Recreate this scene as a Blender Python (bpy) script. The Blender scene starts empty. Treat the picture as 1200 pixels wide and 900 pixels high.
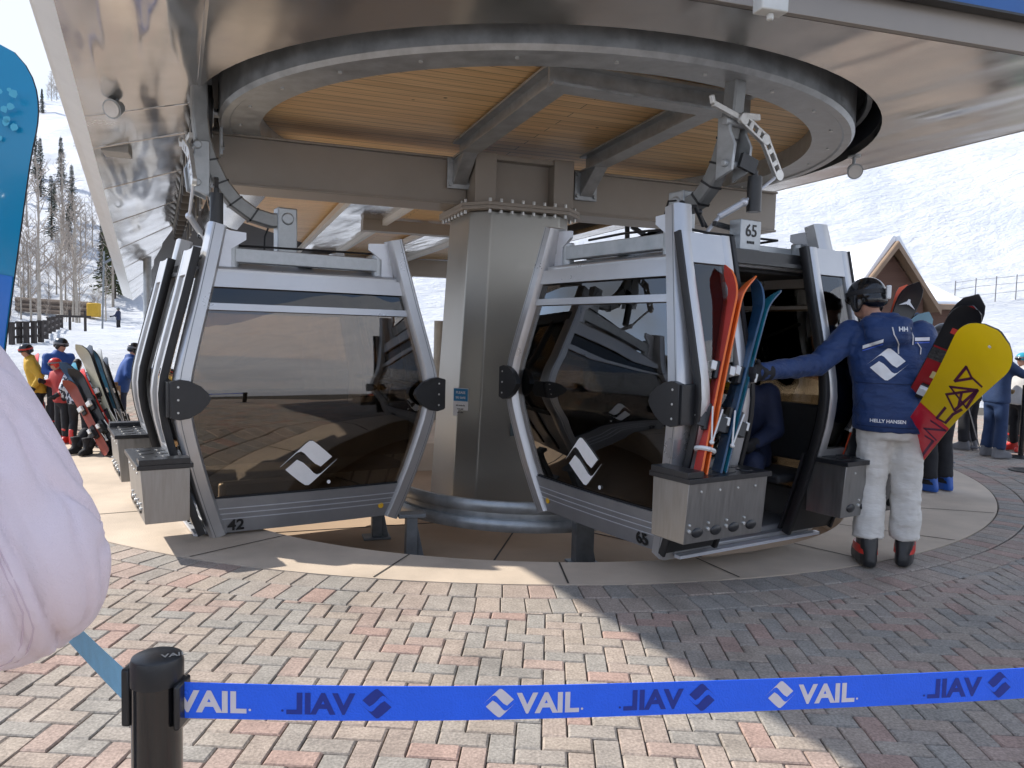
import bpy, bmesh, math, random
from mathutils import Vector, Matrix, noise
R = math.radians
random.seed(11)
scene = bpy.context.scene
COL = scene.collection
V = Vector

# ------------------------------------------------------------------ camera
CAMZ = 1.5
PITCH, ROLL, FPX = math.atan(60 / 900), R(1.5), 900.0
fw = V((0, math.cos(PITCH), -math.sin(PITCH)))
up0 = V((0, math.sin(PITCH), math.cos(PITCH)))
rt0 = V((1, 0, 0))
rt = rt0 * math.cos(ROLL) + up0 * math.sin(ROLL)
up = up0 * math.cos(ROLL) - rt0 * math.sin(ROLL)
cam_d = bpy.data.cameras.new("camera")
cam = bpy.data.objects.new("camera", cam_d)
COL.objects.link(cam)
cam_d.sensor_width = 36
cam_d.lens = 27.0
cam_d.clip_start = 0.05
cam_d.clip_end = 3000
mw = Matrix.Identity(4)
for i in range(3):
    mw[i][0], mw[i][1], mw[i][2] = rt[i], up[i], -fw[i]
mw[2][3] = CAMZ
cam.matrix_world = mw
scene.camera = cam


def ray(px, py):
    return fw + rt * ((px - 600) / FPX) + up * ((450 - py) / FPX)


def at(px, py, Y):
    d = ray(px, py)
    return V((0, 0, CAMZ)) + d * (Y / d.y)


def gnd(px, py, z=0.0):
    d = ray(px, py)
    return V((0, 0, CAMZ)) + d * ((z - CAMZ) / d.z)


# ------------------------------------------------------------------ materials
def mat(name, col, rough=.5, metal=0., var=.12, vs=6., bump=0., bs=60., spec=.5, coat=0., stretch=None, aniso=0.,
        col2=None, wave=0., waves=1.2, sheen=0., rvar=0., bd=.01, wmap=None):
    m = bpy.data.materials.new(name)
    m.use_nodes = True
    nt = m.node_tree
    N, L = nt.nodes, nt.links
    b = N["Principled BSDF"]
    b.inputs["Roughness"].default_value = rough
    b.inputs["Metallic"].default_value = metal
    b.inputs["Specular IOR Level"].default_value = spec
    b.inputs["Coat Weight"].default_value = coat
    b.inputs["Anisotropic"].default_value = aniso
    b.inputs["Sheen Weight"].default_value = sheen
    tc = N.new("ShaderNodeTexCoord")
    src = tc.outputs["Object"]
    if stretch:
        mp = N.new("ShaderNodeMapping")
        mp.inputs["Scale"].default_value = stretch
        L.new(src, mp.inputs["Vector"])
        src = mp.outputs[0]
    n = N.new("ShaderNodeTexNoise")
    n.inputs["Scale"].default_value = vs
    n.inputs["Detail"].default_value = 5
    n.inputs["Roughness"].default_value = .6
    L.new(src, n.inputs["Vector"])
    mx = N.new("ShaderNodeMix")
    mx.data_type = 'RGBA'
    mr = N.new("ShaderNodeMapRange")
    mr.inputs[1].default_value, mr.inputs[2].default_value = .3, .7
    L.new(n.outputs[0], mr.inputs[0])
    L.new(mr.outputs[0], mx.inputs[0])
    c2 = col2 or [min(1, c * (1 + var)) for c in col]
    c1 = col if col2 else [c * (1 - var) for c in col]
    mx.inputs[6].default_value = (*c1, 1)
    mx.inputs[7].default_value = (*c2, 1)
    L.new(mx.outputs[2], b.inputs["Base Color"])
    if rvar:
        rr = N.new("ShaderNodeMapRange")
        rr.inputs[1].default_value, rr.inputs[2].default_value = .3, .7
        rr.inputs[3].default_value, rr.inputs[4].default_value = rough - rvar, rough + rvar
        L.new(n.outputs[0], rr.inputs[0])
        L.new(rr.outputs[0], b.inputs["Roughness"])
    h = None
    if bump:
        n2 = N.new("ShaderNodeTexNoise")
        n2.inputs["Scale"].default_value = bs
        n2.inputs["Detail"].default_value = 4
        L.new(src, n2.inputs["Vector"])
        bp = N.new("ShaderNodeBump")
        bp.inputs["Strength"].default_value = bump
        bp.inputs["Distance"].default_value = bd
        L.new(n2.outputs[0], bp.inputs["Height"])
        h = bp
    if wave:
        n3 = N.new("ShaderNodeTexNoise")
        n3.inputs["Scale"].default_value = waves
        n3.inputs["Detail"].default_value = 1.5
        if wmap:
            mw_ = N.new("ShaderNodeMapping")
            mw_.vector_type = 'TEXTURE'
            mw_.inputs["Rotation"].default_value = (0, 0, wmap[0])
            mw_.inputs["Scale"].default_value = wmap[1]
            L.new(tc.outputs["Object"], mw_.inputs[0])
            L.new(mw_.outputs[0], n3.inputs["Vector"])
        else:
            L.new(tc.outputs["Object"], n3.inputs["Vector"])
        bp2 = N.new("ShaderNodeBump")
        bp2.inputs["Strength"].default_value = wave
        bp2.inputs["Distance"].default_value = .1
        L.new(n3.outputs[0], bp2.inputs["Height"])
        if h:
            L.new(h.outputs[0], bp2.inputs["Normal"])
        h = bp2
    if h:
        L.new(h.outputs[0], b.inputs["Normal"])
    return m


def glass_mat(name, tint, refl=1.0, rough=.0, wave=.03):
    m = bpy.data.materials.new(name)
    m.use_nodes = True
    nt = m.node_tree
    N, L = nt.nodes, nt.links
    N.remove(N["Principled BSDF"])
    out = N["Material Output"]
    t = N.new("ShaderNodeBsdfTransparent")
    t.inputs[0].default_value = (*tint, 1)
    g = N.new("ShaderNodeBsdfGlossy")
    g.inputs["Roughness"].default_value = rough
    g.inputs[0].default_value = (1, 1, 1, 1)
    fr = N.new("ShaderNodeFresnel")
    fr.inputs[0].default_value = 1.55
    ml = N.new("ShaderNodeMath")
    ml.operation = 'MULTIPLY'
    ml.inputs[1].default_value = refl
    ml.use_clamp = True
    L.new(fr.outputs[0], ml.inputs[0])
    mx = N.new("ShaderNodeMixShader")
    L.new(ml.outputs[0], mx.inputs[0])
    L.new(t.outputs[0], mx.inputs[1])
    L.new(g.outputs[0], mx.inputs[2])
    L.new(mx.outputs[0], out.inputs[0])
    tc = N.new("ShaderNodeTexCoord")
    n3 = N.new("ShaderNodeTexNoise")
    n3.inputs["Scale"].default_value = 1.3
    n3.inputs["Detail"].default_value = 1
    L.new(tc.outputs["Object"], n3.inputs["Vector"])
    bp = N.new("ShaderNodeBump")
    bp.inputs["Strength"].default_value = wave
    bp.inputs["Distance"].default_value = .1
    L.new(n3.outputs[0], bp.inputs["Height"])
    L.new(bp.outputs[0], g.inputs["Normal"])
    return m


SILVER = mat("silver_paint", (.52, .52, .525), .34, .65, .08, 3, .03, 90, rvar=.09)
SILVERW = mat("silver_pale", (.62, .64, .68), .38, .45, .05, 9)
SKIRT = mat("grey_aluminium", (.33, .335, .345), .42, .6, .08, 5)
GALV = mat("galvanised_steel", (.42, .44, .45), .42, .6, .22, 7, .05, 90, rvar=.1)
HANG = mat("hanger_steel", (.27, .275, .27), .45, .6, .15, 7)
GALVD = mat("dark_galvanised_steel", (.20, .215, .225), .5, .6, .22, 7)
SOFFIT = mat("brushed_soffit", (.50, .475, .445), .19, 1., .12, 1.6, .0, 90, wave=.35, waves=1.3, rvar=.08, wmap=(R(25), (.8, 3., 1)))
SOFFITL = mat("brushed_soffit_pale", (.70, .69, .675), .20, 1., .12, 1.4, wave=1.0, waves=1.6, rvar=.09, wmap=(R(24), (.55, 4., 1)))
FASCIA = mat("taupe_fascia", (.27, .235, .20), .35, .6, .06, 1.2, rvar=.05)
TAUPE = mat("taupe_paint", (.31, .272, .228), .42, .1, .05, 2, .02, 120)
PILLARM = mat("pillar_steel", (.36, .35, .32), .34, .7, .05, 1.2, wave=.015, waves=1.2, rvar=.05)
PILLARB = mat("pillar_paint", (.155, .16, .165), .4, .2, .06, 3)
WHITE = mat("white_paint", (.78, .78, .76), .5, 0, .04, 3)
BLACK = mat("black_rubber", (.012, .012, .013), .5, 0, .2, 20)
BLACKP = mat("black_plastic", (.018, .019, .021), .32, 0, .15, 20, .03, 120)
BLACKG = mat("black_gloss", (.008, .008, .009), .12, 0, .1, 10, coat=.4)
DARK = mat("dark_interior", (.02, .02, .022), .7, 0, .2, 10)
STEELB = mat("brushed_box_steel", (.30, .295, .285), .36, .85, .10, 8, .04, 60, stretch=(6, 6, .6), rvar=.08)
BOLT = mat("zinc_bolt", (.62, .62, .60), .35, .7, .1, 30)
GLASS = glass_mat("tinted_glass", (.55, .46, .345), 2.2)
GLASSV = glass_mat("dark_vent_glass", (.16, .15, .14), 1.2)
GLASSC = glass_mat("pale_tinted_glass", (.80, .78, .74), 1.4)
DECALW = mat("white_decal", (.80, .80, .80), .5, 0, .03, 20)
DECALK = mat("black_decal", (.01, .01, .01), .5, 0, .1, 20)
YELLOWD = mat("yellow_decal", (.75, .42, .02), .5, 0, .05, 20)


# wood ceiling: planks along station cross direction
def wood_mat():
    m = bpy.data.materials.new("pine_planks")
    m.use_nodes = True
    nt = m.node_tree
    N, L = nt.nodes, nt.links
    b = N["Principled BSDF"]
    tc = N.new("ShaderNodeTexCoord")
    mp = N.new("ShaderNodeMapping")
    mp.inputs["Rotation"].default_value = (0, 0, R(-20))
    L.new(tc.outputs["Object"], mp.inputs[0])
    br = N.new("ShaderNodeTexBrick")
    br.inputs["Scale"].default_value = 1
    br.inputs["Brick Width"].default_value = 6.3
    br.inputs["Row Height"].default_value = .135
    br.inputs["Mortar Size"].default_value = .004
    br.inputs["Mortar Smooth"].default_value = .3
    br.inputs["Color1"].default_value = (.86, .63, .35, 1)
    br.inputs["Color2"].default_value = (.78, .53, .265, 1)
    br.inputs["Mortar"].default_value = (.10, .05, .02, 1)
    L.new(mp.outputs[0], br.inputs["Vector"])
    mp2 = N.new("ShaderNodeMapping")
    mp2.inputs["Scale"].default_value = (.7, 14, 1)
    L.new(mp.outputs[0], mp2.inputs[0])
    n = N.new("ShaderNodeTexNoise")
    n.inputs["Scale"].default_value = 2.2
    n.inputs["Detail"].default_value = 6
    L.new(mp2.outputs[0], n.inputs["Vector"])
    mx = N.new("ShaderNodeMix")
    mx.data_type = 'RGBA'
    mx.blend_type = 'MULTIPLY'
    mx.inputs[0].default_value = .75
    rmp = N.new("ShaderNodeValToRGB")
    rmp.color_ramp.elements[0].position = .3
    rmp.color_ramp.elements[0].color = (.78, .73, .66, 1)
    rmp.color_ramp.elements[1].position = .65
    rmp.color_ramp.elements[1].color = (1.2, 1.15, 1.1, 1)
    L.new(n.outputs[0], rmp.inputs[0])
    L.new(br.outputs[0], mx.inputs[6])
    L.new(rmp.outputs[0], mx.inputs[7])
    vo = N.new("ShaderNodeTexVoronoi")
    vo.inputs["Scale"].default_value = 2.6
    L.new(mp.outputs[0], vo.inputs["Vector"])
    kr = N.new("ShaderNodeMapRange")
    kr.inputs[1].default_value, kr.inputs[2].default_value = .03, .06
    L.new(vo.outputs["Distance"], kr.inputs[0])
    mx2 = N.new("ShaderNodeMix")
    mx2.data_type = 'RGBA'
    mx2.inputs[6].default_value = (.13, .06, .02, 1)
    L.new(kr.outputs[0], mx2.inputs[0])
    L.new(mx.outputs[2], mx2.inputs[7])
    L.new(mx2.outputs[2], b.inputs["Base Color"])
    b.inputs["Roughness"].default_value = .42
    bp = N.new("ShaderNodeBump")
    bp.inputs["Strength"].default_value = .25
    bp.inputs["Distance"].default_value = .01
    L.new(br.outputs["Fac"], bp.inputs["Height"])
    bp.invert = True
    L.new(bp.outputs[0], b.inputs["Normal"])
    return m


WOODC = wood_mat()


# ------------------------------------------------------------------ mesh builder
def frame_of(d):
    d = V(d).normalized()
    a = V((0, 0, 1)) if abs(d.z) < .95 else V((1, 0, 0))
    x = a.cross(d).normalized()
    return x, d.cross(x), d


class MB:
    def __init__(s):
        s.v, s.f, s.m, s.cur = [], [], [], 0

    def add(s, vs, fs):
        n = len(s.v)
        s.v += [V(v) for v in vs]
        s.f += [[i + n for i in f] for f in fs]
        s.m += [s.cur] * len(fs)
        return s

    def obox(s, o, a, b, c):
        o, a, b, c = V(o), V(a), V(b), V(c)
        if a.cross(b).dot(c) < 0:
            a, b = b, a
        p = [o, o + a, o + a + b, o + b]
        q = [x + c for x in p]
        return s.add(p + q, [(3, 2, 1, 0), (4, 5, 6, 7), (0, 1, 5, 4), (1, 2, 6, 5), (2, 3, 7, 6), (3, 0, 4, 7)])

    def box(s, c, size, rz=0., rot=None):
        m = rot or Matrix.Rotation(rz, 3, 'Z')
        a, b, d = m @ V((size[0], 0, 0)), m @ V((0, size[1], 0)), m @ V((0, 0, size[2]))
        return s.obox(V(c) - (a + b + d) / 2, a, b, d)

    def bar(s, p0, p1, w, h, upv=(0, 0, 1)):
        p0, p1 = V(p0), V(p1)
        d = p1 - p0
        x = d.cross(V(upv)).normalized()
        z = x.cross(d).normalized()
        return s.obox(p0 - x * w / 2 - z * h / 2, d, x * w, z * h)

    def ibeam(s, p0, p1, w, h, t=.02):
        p0, p1 = V(p0), V(p1)
        s.bar(p0 + V((0, 0, h / 2)), p1 + V((0, 0, h / 2)), w, t)
        s.bar(p0 - V((0, 0, h / 2)), p1 - V((0, 0, h / 2)), w, t)
        s.bar(p0, p1, t, h - t)
        return s

    def cyl(s, p0, p1, r0, r1=None, n=12, caps=True):
        r1 = r0 if r1 is None else r1
        p0, p1 = V(p0), V(p1)
        x, y, d = frame_of(p1 - p0)
        vs = []
        for p, r in ((p0, r0), (p1, r1)):
            for i in range(n):
                a = 2 * math.pi * i / n
                vs.append(p + x * (r * math.cos(a)) + y * (r * math.sin(a)))
        fs = [(i, (i + 1) % n, n + (i + 1) % n, n + i) for i in range(n)]
        if caps:
            fs += [tuple(range(n - 1, -1, -1)), tuple(range(n, 2 * n))]
        return s.add(vs, fs)

    def loft(s, rings, caps=True, closed=False):
        n = len(rings[0])
        vs = [p for r in rings for p in r]
        fs = []
        k = len(rings)
        for j in range(k if closed else k - 1):
            a, b = j * n, ((j + 1) % k) * n
            fs += [(a + i, a + (i + 1) % n, b + (i + 1) % n, b + i) for i in range(n)]
        if caps and not closed:
            fs += [tuple(range(n - 1, -1, -1)), tuple(range((k - 1) * n, k * n))]
        return s.add(vs, fs)

    def tube(s, path, r, n=8, caps=True):
        path = [V(p) for p in path]
        rs = r if isinstance(r, (list, tuple)) else [r] * len(path)
        rings = []
        x = None
        for i, p in enumerate(path):
            d = (path[min(i + 1, len(path) - 1)] - path[max(i - 1, 0)]).normalized()
            if x is None:
                x = frame_of(d)[0]
            x = (x - d * x.dot(d)).normalized()
            y = d.cross(x)
            rings.append([p + x * (rs[i] * math.cos(2 * math.pi * k / n)) + y * (rs[i] * math.sin(2 * math.pi * k / n)) for k in range(n)])
        return s.loft(rings, caps)

    def sweep(s, path, ax, wa, wb, rnd=.25):
        """rounded-rectangle section: wa along the fixed axis ax, wb across the path"""
        path = [V(p) for p in path]
        ax = V(ax).normalized()
        rings = []
        c = rnd
        sec = [(1, 1 - c), (1 - c, 1), (c - 1, 1), (-1, 1 - c), (-1, c - 1), (c - 1, -1), (1 - c, -1), (1, c - 1)]
        for i, p in enumerate(path):
            d = (path[min(i + 1, len(path) - 1)] - path[max(i - 1, 0)]).normalized()
            b = d.cross(ax).normalized()
            rings.append([p + ax * (u * wa / 2) + b * (w * wb / 2) for u, w in sec])
        return s.loft(rings)

    def prism(s, out, th):
        out = [V(p) for p in out]
        th = V(th)
        n = len(out)
        nn = V((0, 0, 0))
        for i in range(n):
            nn += out[i].cross(out[(i + 1) % n])
        if nn.dot(th) < 0:
            out.reverse()
        vs = out + [p + th for p in out]
        fs = [tuple(range(n - 1, -1, -1)), tuple(range(n, 2 * n))] + [(i, (i + 1) % n, n + (i + 1) % n, n + i) for i in range(n)]
        return s.add(vs, fs)

    def ball(s, c, r, nu=14, nv=9, rot=None, zmin=None):
        c = V(c)
        r = (r, r, r) if not isinstance(r, (tuple, list)) else r
        vs, fs = [], []
        for j in range(1, nv):
            t = math.pi * j / nv
            for i in range(nu):
                a = 2 * math.pi * i / nu
                p = V((r[0] * math.sin(t) * math.cos(a), r[1] * math.sin(t) * math.sin(a), r[2] * math.cos(t)))
                if zmin is not None and p.z < zmin:
                    p.z = zmin
                vs.append(p)
        vs.append(V((0, 0, r[2])))
        vs.append(V((0, 0, -r[2] if zmin is None else zmin)))
        if rot:
            vs = [rot @ v for v in vs]
        vs = [v + c for v in vs]
        for j in range(nv - 2):
            for i in range(nu):
                fs.append((j * nu + i, (j + 1) * nu + i, (j + 1) * nu + (i + 1) % nu, j * nu + (i + 1) % nu))
        T, B = len(vs) - 2, len(vs) - 1
        for i in range(nu):
            fs.append((T, i, (i + 1) % nu))
            fs.append((B, (nv - 2) * nu + (i + 1) % nu, (nv - 2) * nu + i))
        return s.add(vs, fs)

    def cone(s, p0, p1, r0, r1, n=12):
        s.cyl(p0, p1, r0, r1, n)
        s.ball(p0, r0, n, 8)
        return s.ball(p1, r1, n, 8)

    def sheet(s, fn, nu, nv, th):
        """closed thin panel; fn(u,v) in 0..1, th = thickness vector or function"""
        vs = []
        for k in range(2):
            for j in range(nv + 1):
                for i in range(nu + 1):
                    p = V(fn(i / nu, j / nv))
                    vs.append(p + V(th) * k)
        W = nu + 1
        B = W * (nv + 1)
        fs = []
        for j in range(nv):
            for i in range(nu):
                a = j * W + i
                fs.append((a, a + W, a + W + 1, a + 1))
                fs.append((B + a, B + a + 1, B + a + W + 1, B + a + W))
        for i in range(nu):
            fs.append((i, i + 1, B + i + 1, B + i))
            a = nv * W + i
            fs.append((a + 1, a, B + a, B + a + 1))
        for j in range(nv):
            a = j * W
            fs.append((a + W, a, B + a, B + a + W))
            a = j * W + nu
            fs.append((a, a + W, B + a + W, B + a))
        return s.add(vs, fs)

    def lathe(s, prof, c, n=64, a0=0., a1=2 * math.pi):
        c = V(c)
        full = abs(a1 - a0 - 2 * math.pi) < 1e-6
        rings = []
        cnt = n if full else n + 1
        for i in range(cnt):
            a = a0 + (a1 - a0) * i / n
            rings.append([c + V((r * math.cos(a), r * math.sin(a), z)) for r, z in prof])
        return s.loft(rings, closed=full)

    def build(s, name, mats, parent=None, world=False, bevel=0., smooth=35, link=True):
        me = bpy.data.meshes.new(name)
        vs = s.v
        if world and parent is not None:
            inv = MAT[parent.name].inverted()
            vs = [inv @ v for v in vs]
        me.from_pydata([tuple(v) for v in vs], [], s.f)
        if not isinstance(mats, (list, tuple)):
            mats = [mats]
        for m in mats:
            me.materials.append(m)
        if len(mats) > 1:
            me.polygons.foreach_set("material_index", s.m)
        bm = bmesh.new()
        bm.from_mesh(me)
        bmesh.ops.recalc_face_normals(bm, faces=bm.faces)
        bm.to_mesh(me)
        bm.free()
        if smooth:
            me.shade_smooth()
            me.set_sharp_from_angle(angle=R(smooth))
        o = bpy.data.objects.new(name, me)
        if link:
            COL.objects.link(o)
        if parent is not None:
            o.parent = parent
            MAT[o.name] = MAT[parent.name].copy()
        else:
            MAT[o.name] = Matrix.Identity(4)
        if bevel:
            bv = o.modifiers.new("bevel", 'BEVEL')
            bv.width = bevel
            bv.segments = 2
            bv.limit_method = 'ANGLE'
            bv.angle_limit = R(40)
        return o


MAT = {}


def tag(o, label=None, cat=None, group=None, kind=None):
    if label:
        o["label"] = label
    if cat:
        o["category"] = cat
    if group:
        o["group"] = group
    if kind:
        o["kind"] = kind
    return o


def thing(name, label, cat, loc=(0, 0, 0), rz=0., group=None):
    o = bpy.data.objects.new(name, None)
    COL.objects.link(o)
    o.empty_display_size = .2
    o.location = loc
    o.rotation_euler = (0, 0, rz)
    MAT[o.name] = Matrix.Translation(V(loc)) @ Matrix.Rotation(rz, 4, 'Z')
    return tag(o, label, cat, group)


def copy_tree(o, parent=None):
    c = o.copy()
    COL.objects.link(c)
    if parent is not None:
        c.parent = parent
    for ch in o.children:
        copy_tree(ch, c)
    return c


# text / logo as flat geometry: list of verts2d, faces
def text2d(txt, size, bold=.0):
    cu = bpy.data.curves.new("t", 'FONT')
    cu.body = txt
    cu.size = size
    cu.offset = bold * size
    cu.resolution_u = 3
    ob = bpy.data.objects.new("t", cu)
    COL.objects.link(ob)
    dg = bpy.context.evaluated_depsgraph_get()
    me = bpy.data.meshes.new_from_object(ob.evaluated_get(dg))
    vs = [(v.co.x, v.co.y) for v in me.vertices]
    fs = [tuple(p.vertices) for p in me.polygons]
    bpy.data.objects.remove(ob)
    bpy.data.meshes.remove(me)
    bpy.data.curves.remove(cu)
    w = max(v[0] for v in vs) if vs else 0
    return vs, fs, w


LOGO_A = [(-1.05, -.08), (-.62, .33), (-.16, .76), (-.03, .86), (.10, .85), (.30, .70), (.60, .44), (.86, .20), (.70, .06),
          (.45, -.16), (.22, -.03), (.0, .18), (-.2, .40), (-.33, .475), (-.48, .43), (-.72, .22)]


def logo2d(size):
    vs, fs = [], []
    for sg in (1, -1):
        n = len(vs)
        vs += [(sg * x * size / 2, sg * y * size / 2) for x, y in LOGO_A]
        fs.append(tuple(range(n, n + len(LOGO_A))))
    return vs, fs, size


def decal(name, g2, o, ex, ey, m, parent, world=True, th=.0015, sub=0, label=None):
    vs, fs = g2[0], g2[1]
    o, ex, ey = V(o), V(ex).normalized(), V(ey).normalized()
    nz = ex.cross(ey)
    me = bpy.data.meshes.new(name)
    P = [o + ex * x + ey * y for x, y in vs]
    if world:
        inv = MAT[parent.name].inverted()
        P = [inv @ p for p in P]
        nz = inv.to_3x3() @ nz
    me.from_pydata([tuple(p) for p in P], [], fs)
    bm = bmesh.new()
    bm.from_mesh(me)
    bmesh.ops.remove_doubles(bm, verts=bm.verts, dist=1e-6)
    bmesh.ops.triangulate(bm, faces=bm.faces)
    if sub:
        for _ in range(sub):
            bmesh.ops.subdivide_edges(bm, edges=bm.edges, cuts=1, use_grid_fill=True)
    if th:
        r = bmesh.ops.extrude_face_region(bm, geom=bm.faces[:])
        bmesh.ops.translate(bm, verts=[e for e in r["geom"] if isinstance(e, bmesh.types.BMVert)], vec=nz * th)
        bmesh.ops.recalc_face_normals(bm, faces=bm.faces)
    bm.to_mesh(me)
    bm.free()
    me.materials.append(m)
    ob = bpy.data.objects.new(name, me)
    COL.objects.link(ob)
    ob.parent = parent
    MAT[ob.name] = MAT[parent.name].copy()
    if label:
        ob["label"] = label
    return ob
# ================================================================== SETTING
C = V((.15, 7.7, 0))          # centre of the turnaround
RC, RR = V((-.1, 10, 0)), 5.5  # concrete apron circle
u = V((-.35, .937, 0)).normalized()
ul = V((-.42, .907, 0)).normalized()
v = V((.937, .35, 0)).normalized()
HS = 3.30                     # soffit height


def pit_r(th):
    # th measured from the direction towards the camera (-y)
    return 2.72 + .30 * math.sin(th) ** 2


def apron_r(th):
    d = V((math.sin(th), -math.cos(th), 0))
    f = C - RC
    b = f.dot(d)
    return -b + math.sqrt(b * b - f.dot(f) + RR * RR)


def concrete_mat():
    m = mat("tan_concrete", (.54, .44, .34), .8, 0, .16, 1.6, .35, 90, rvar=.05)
    return m


CONC = concrete_mat()
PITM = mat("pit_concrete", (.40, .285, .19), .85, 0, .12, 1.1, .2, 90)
JOINT = mat("joint_dark", (.06, .05, .04), .9)

# concrete apron with pit wall
mb = MB()
n = 160
rings = []
vs = []
for i in range(n):
    th = 2 * math.pi * i / n
    d = V((math.sin(th), -math.cos(th), 0))
    p, a = pit_r(th), apron_r(th)
    vs += [C + d * p + V((0, 0, -.45)), C + d * p + V((0, 0, -.012)), C + d * (p + .012),
           C + d * (p + (a - p) * .5), C + d * (a - .004), C + d * a + V((0, 0, -.3))]
fs = []
for i in range(n):
    a, b = i * 6, ((i + 1) % n) * 6
    for k in range(5):
        fs.append((a + k, a + k + 1, b + k + 1, b + k))
mb.add(vs, fs)
# joints, radial saw cuts filled dark
mb.cur = 1
for th in [R(x) for x in (-62, -38, -17, 4, 24, 43, 60, 78)]:
    d = V((math.sin(th), -math.cos(th), 0))
    t = V((d.y, -d.x, 0))
    p0, p1 = C + d * (pit_r(th) + .02), C + d * (apron_r(th) - .02)
    mb.add([p0 - t * .006 + V((0, 0, .003)), p0 + t * .006 + V((0, 0, .003)), p1 + t * .006 + V((0, 0, .003)), p1 - t * .006 + V((0, 0, .003))], [(0, 1, 2, 3)])
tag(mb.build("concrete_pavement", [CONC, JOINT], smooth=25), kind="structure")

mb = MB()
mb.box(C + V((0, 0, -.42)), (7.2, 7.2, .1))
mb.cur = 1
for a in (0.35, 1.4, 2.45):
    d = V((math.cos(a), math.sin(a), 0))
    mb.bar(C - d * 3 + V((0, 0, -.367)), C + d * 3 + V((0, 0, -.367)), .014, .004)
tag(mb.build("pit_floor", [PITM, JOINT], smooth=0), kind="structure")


# brick paving, every paver a chamfered block
def brick_mat():
    m = bpy.data.materials.new("clay_pavers")
    m.use_nodes = True
    nt = m.node_tree
    N, L = nt.nodes, nt.links
    b = N["Principled BSDF"]
    g = N.new("ShaderNodeNewGeometry")
    r = N.new("ShaderNodeValToRGB")
    r.color_ramp.interpolation = 'CONSTANT'
    cols = [(.32, .278, .238), (.35, .293, .243), (.355, .283, .234), (.295, .268, .235), (.36, .29, .237), (.335, .286, .238), (.36, .268, .222), (.30, .272, .238), (.35, .288, .234), (.375, .258, .212)]
    e = r.color_ramp.elements
    e[0].position, e[0].color = 0, (*cols[0], 1)
    e[1].position, e[1].color = .1, (*cols[1], 1)
    for i in range(2, 10):
        x = e.new(i * .1)
        x.color = (*cols[i], 1)
    L.new(g.outputs["Random Per Island"], r.inputs[0])
    tc = N.new("ShaderNodeTexCoord")
    n1 = N.new("ShaderNodeTexNoise")
    n1.inputs["Scale"].default_value = 7
    n1.inputs["Detail"].default_value = 8
    n1.inputs["Roughness"].default_value = .75
    L.new(tc.outputs["Object"], n1.inputs["Vector"])
    n2 = N.new("ShaderNodeTexNoise")
    n2.inputs["Scale"].default_value = .45
    n2.inputs["Detail"].default_value = 4
    L.new(tc.outputs["Object"], n2.inputs["Vector"])
    mr = N.new("ShaderNodeMapRange")
    mr.inputs[1].default_value, mr.inputs[2].default_value = .3, .7
    mr.inputs[3].default_value, mr.inputs[4].default_value = .78, 1.2
    L.new(n1.outputs[0], mr.inputs[0])
    mr2 = N.new("ShaderNodeMapRange")
    mr2.inputs[1].default_value, mr2.inputs[2].default_value = .3, .7
    mr2.inputs[3].default_value, mr2.inputs[4].default_value = .88, 1.1
    L.new(n2.outputs[0], mr2.inputs[0])
    ml = N.new("ShaderNodeMath")
    ml.operation = 'MULTIPLY'
    L.new(mr.outputs[0], ml.inputs[0])
    L.new(mr2.outputs[0], ml.inputs[1])
    # stains and grit
    n5 = N.new("ShaderNodeTexNoise")
    n5.inputs["Scale"].default_value = 1.7
    n5.inputs["Detail"].default_value = 9
    n5.inputs["Roughness"].default_value = .7
    n5.inputs["Distortion"].default_value = .6
    L.new(tc.outputs["Object"], n5.inputs["Vector"])
    mr5 = N.new("ShaderNodeMapRange")
    mr5.inputs[1].default_value, mr5.inputs[2].default_value = .30, .48
    mr5.inputs[3].default_value, mr5.inputs[4].default_value = .70, 1.
    L.new(n5.outputs[0], mr5.inputs[0])
    n6 = N.new("ShaderNodeTexNoise")
    n6.inputs["Scale"].default_value = 90
    n6.inputs["Detail"].default_value = 2
    L.new(tc.outputs["Object"], n6.inputs["Vector"])
    mr6 = N.new("ShaderNodeMapRange")
    mr6.inputs[1].default_value, mr6.inputs[2].default_value = .3, .72
    mr6.inputs[3].default_value, mr6.inputs[4].default_value = .72, 1.28
    L.new(n6.outputs[0], mr6.inputs[0])
    m56 = N.new("ShaderNodeMath")
    m56.operation = 'MULTIPLY'
    L.new(mr5.outputs[0], m56.inputs[0])
    L.new(mr6.outputs[0], m56.inputs[1])
    m57 = N.new("ShaderNodeMath")
    m57.operation = 'MULTIPLY'
    L.new(m56.outputs[0], m57.inputs[0])
    L.new(ml.outputs[0], m57.inputs[1])
    ml = m57
    hs = N.new("ShaderNodeHueSaturation")
    L.new(ml.outputs[0], hs.inputs["Value"])
    L.new(r.outputs[0], hs.inputs["Color"])
    L.new(hs.outputs[0], b.inputs["Base Color"])
    b.inputs["Roughness"].default_value = .82
    n3 = N.new("ShaderNodeTexNoise")
    n3.inputs["Scale"].default_value = 160
    n3.inputs["Detail"].default_value = 3
    L.new(tc.outputs["Object"], n3.inputs["Vector"])
    bp = N.new("ShaderNodeBump")
    bp.inputs["Strength"].default_value = .5
    bp.inputs["Distance"].default_value = .004
    L.new(n3.outputs[0], bp.inputs["Height"])
    L.new(bp.outputs[0], b.inputs["Normal"])
    return m


BRICK = brick_mat()
SAND = mat("joint_sand", (.075, .065, .052), .95, 0, .3, 30, .3, 200)


def clip_half(poly, p0, nrm):
    out = []
    for i in range(len(poly)):
        a, b = poly[i], poly[(i + 1) % len(poly)]
        da, db = (a - p0).dot(nrm), (b - p0).dot(nrm)
        if da >= 0:
            out.append(a)
        if da * db < 0:
            out.append(a + (b - a) * (da / (da - db)))
    return out


mb = MB()


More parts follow.
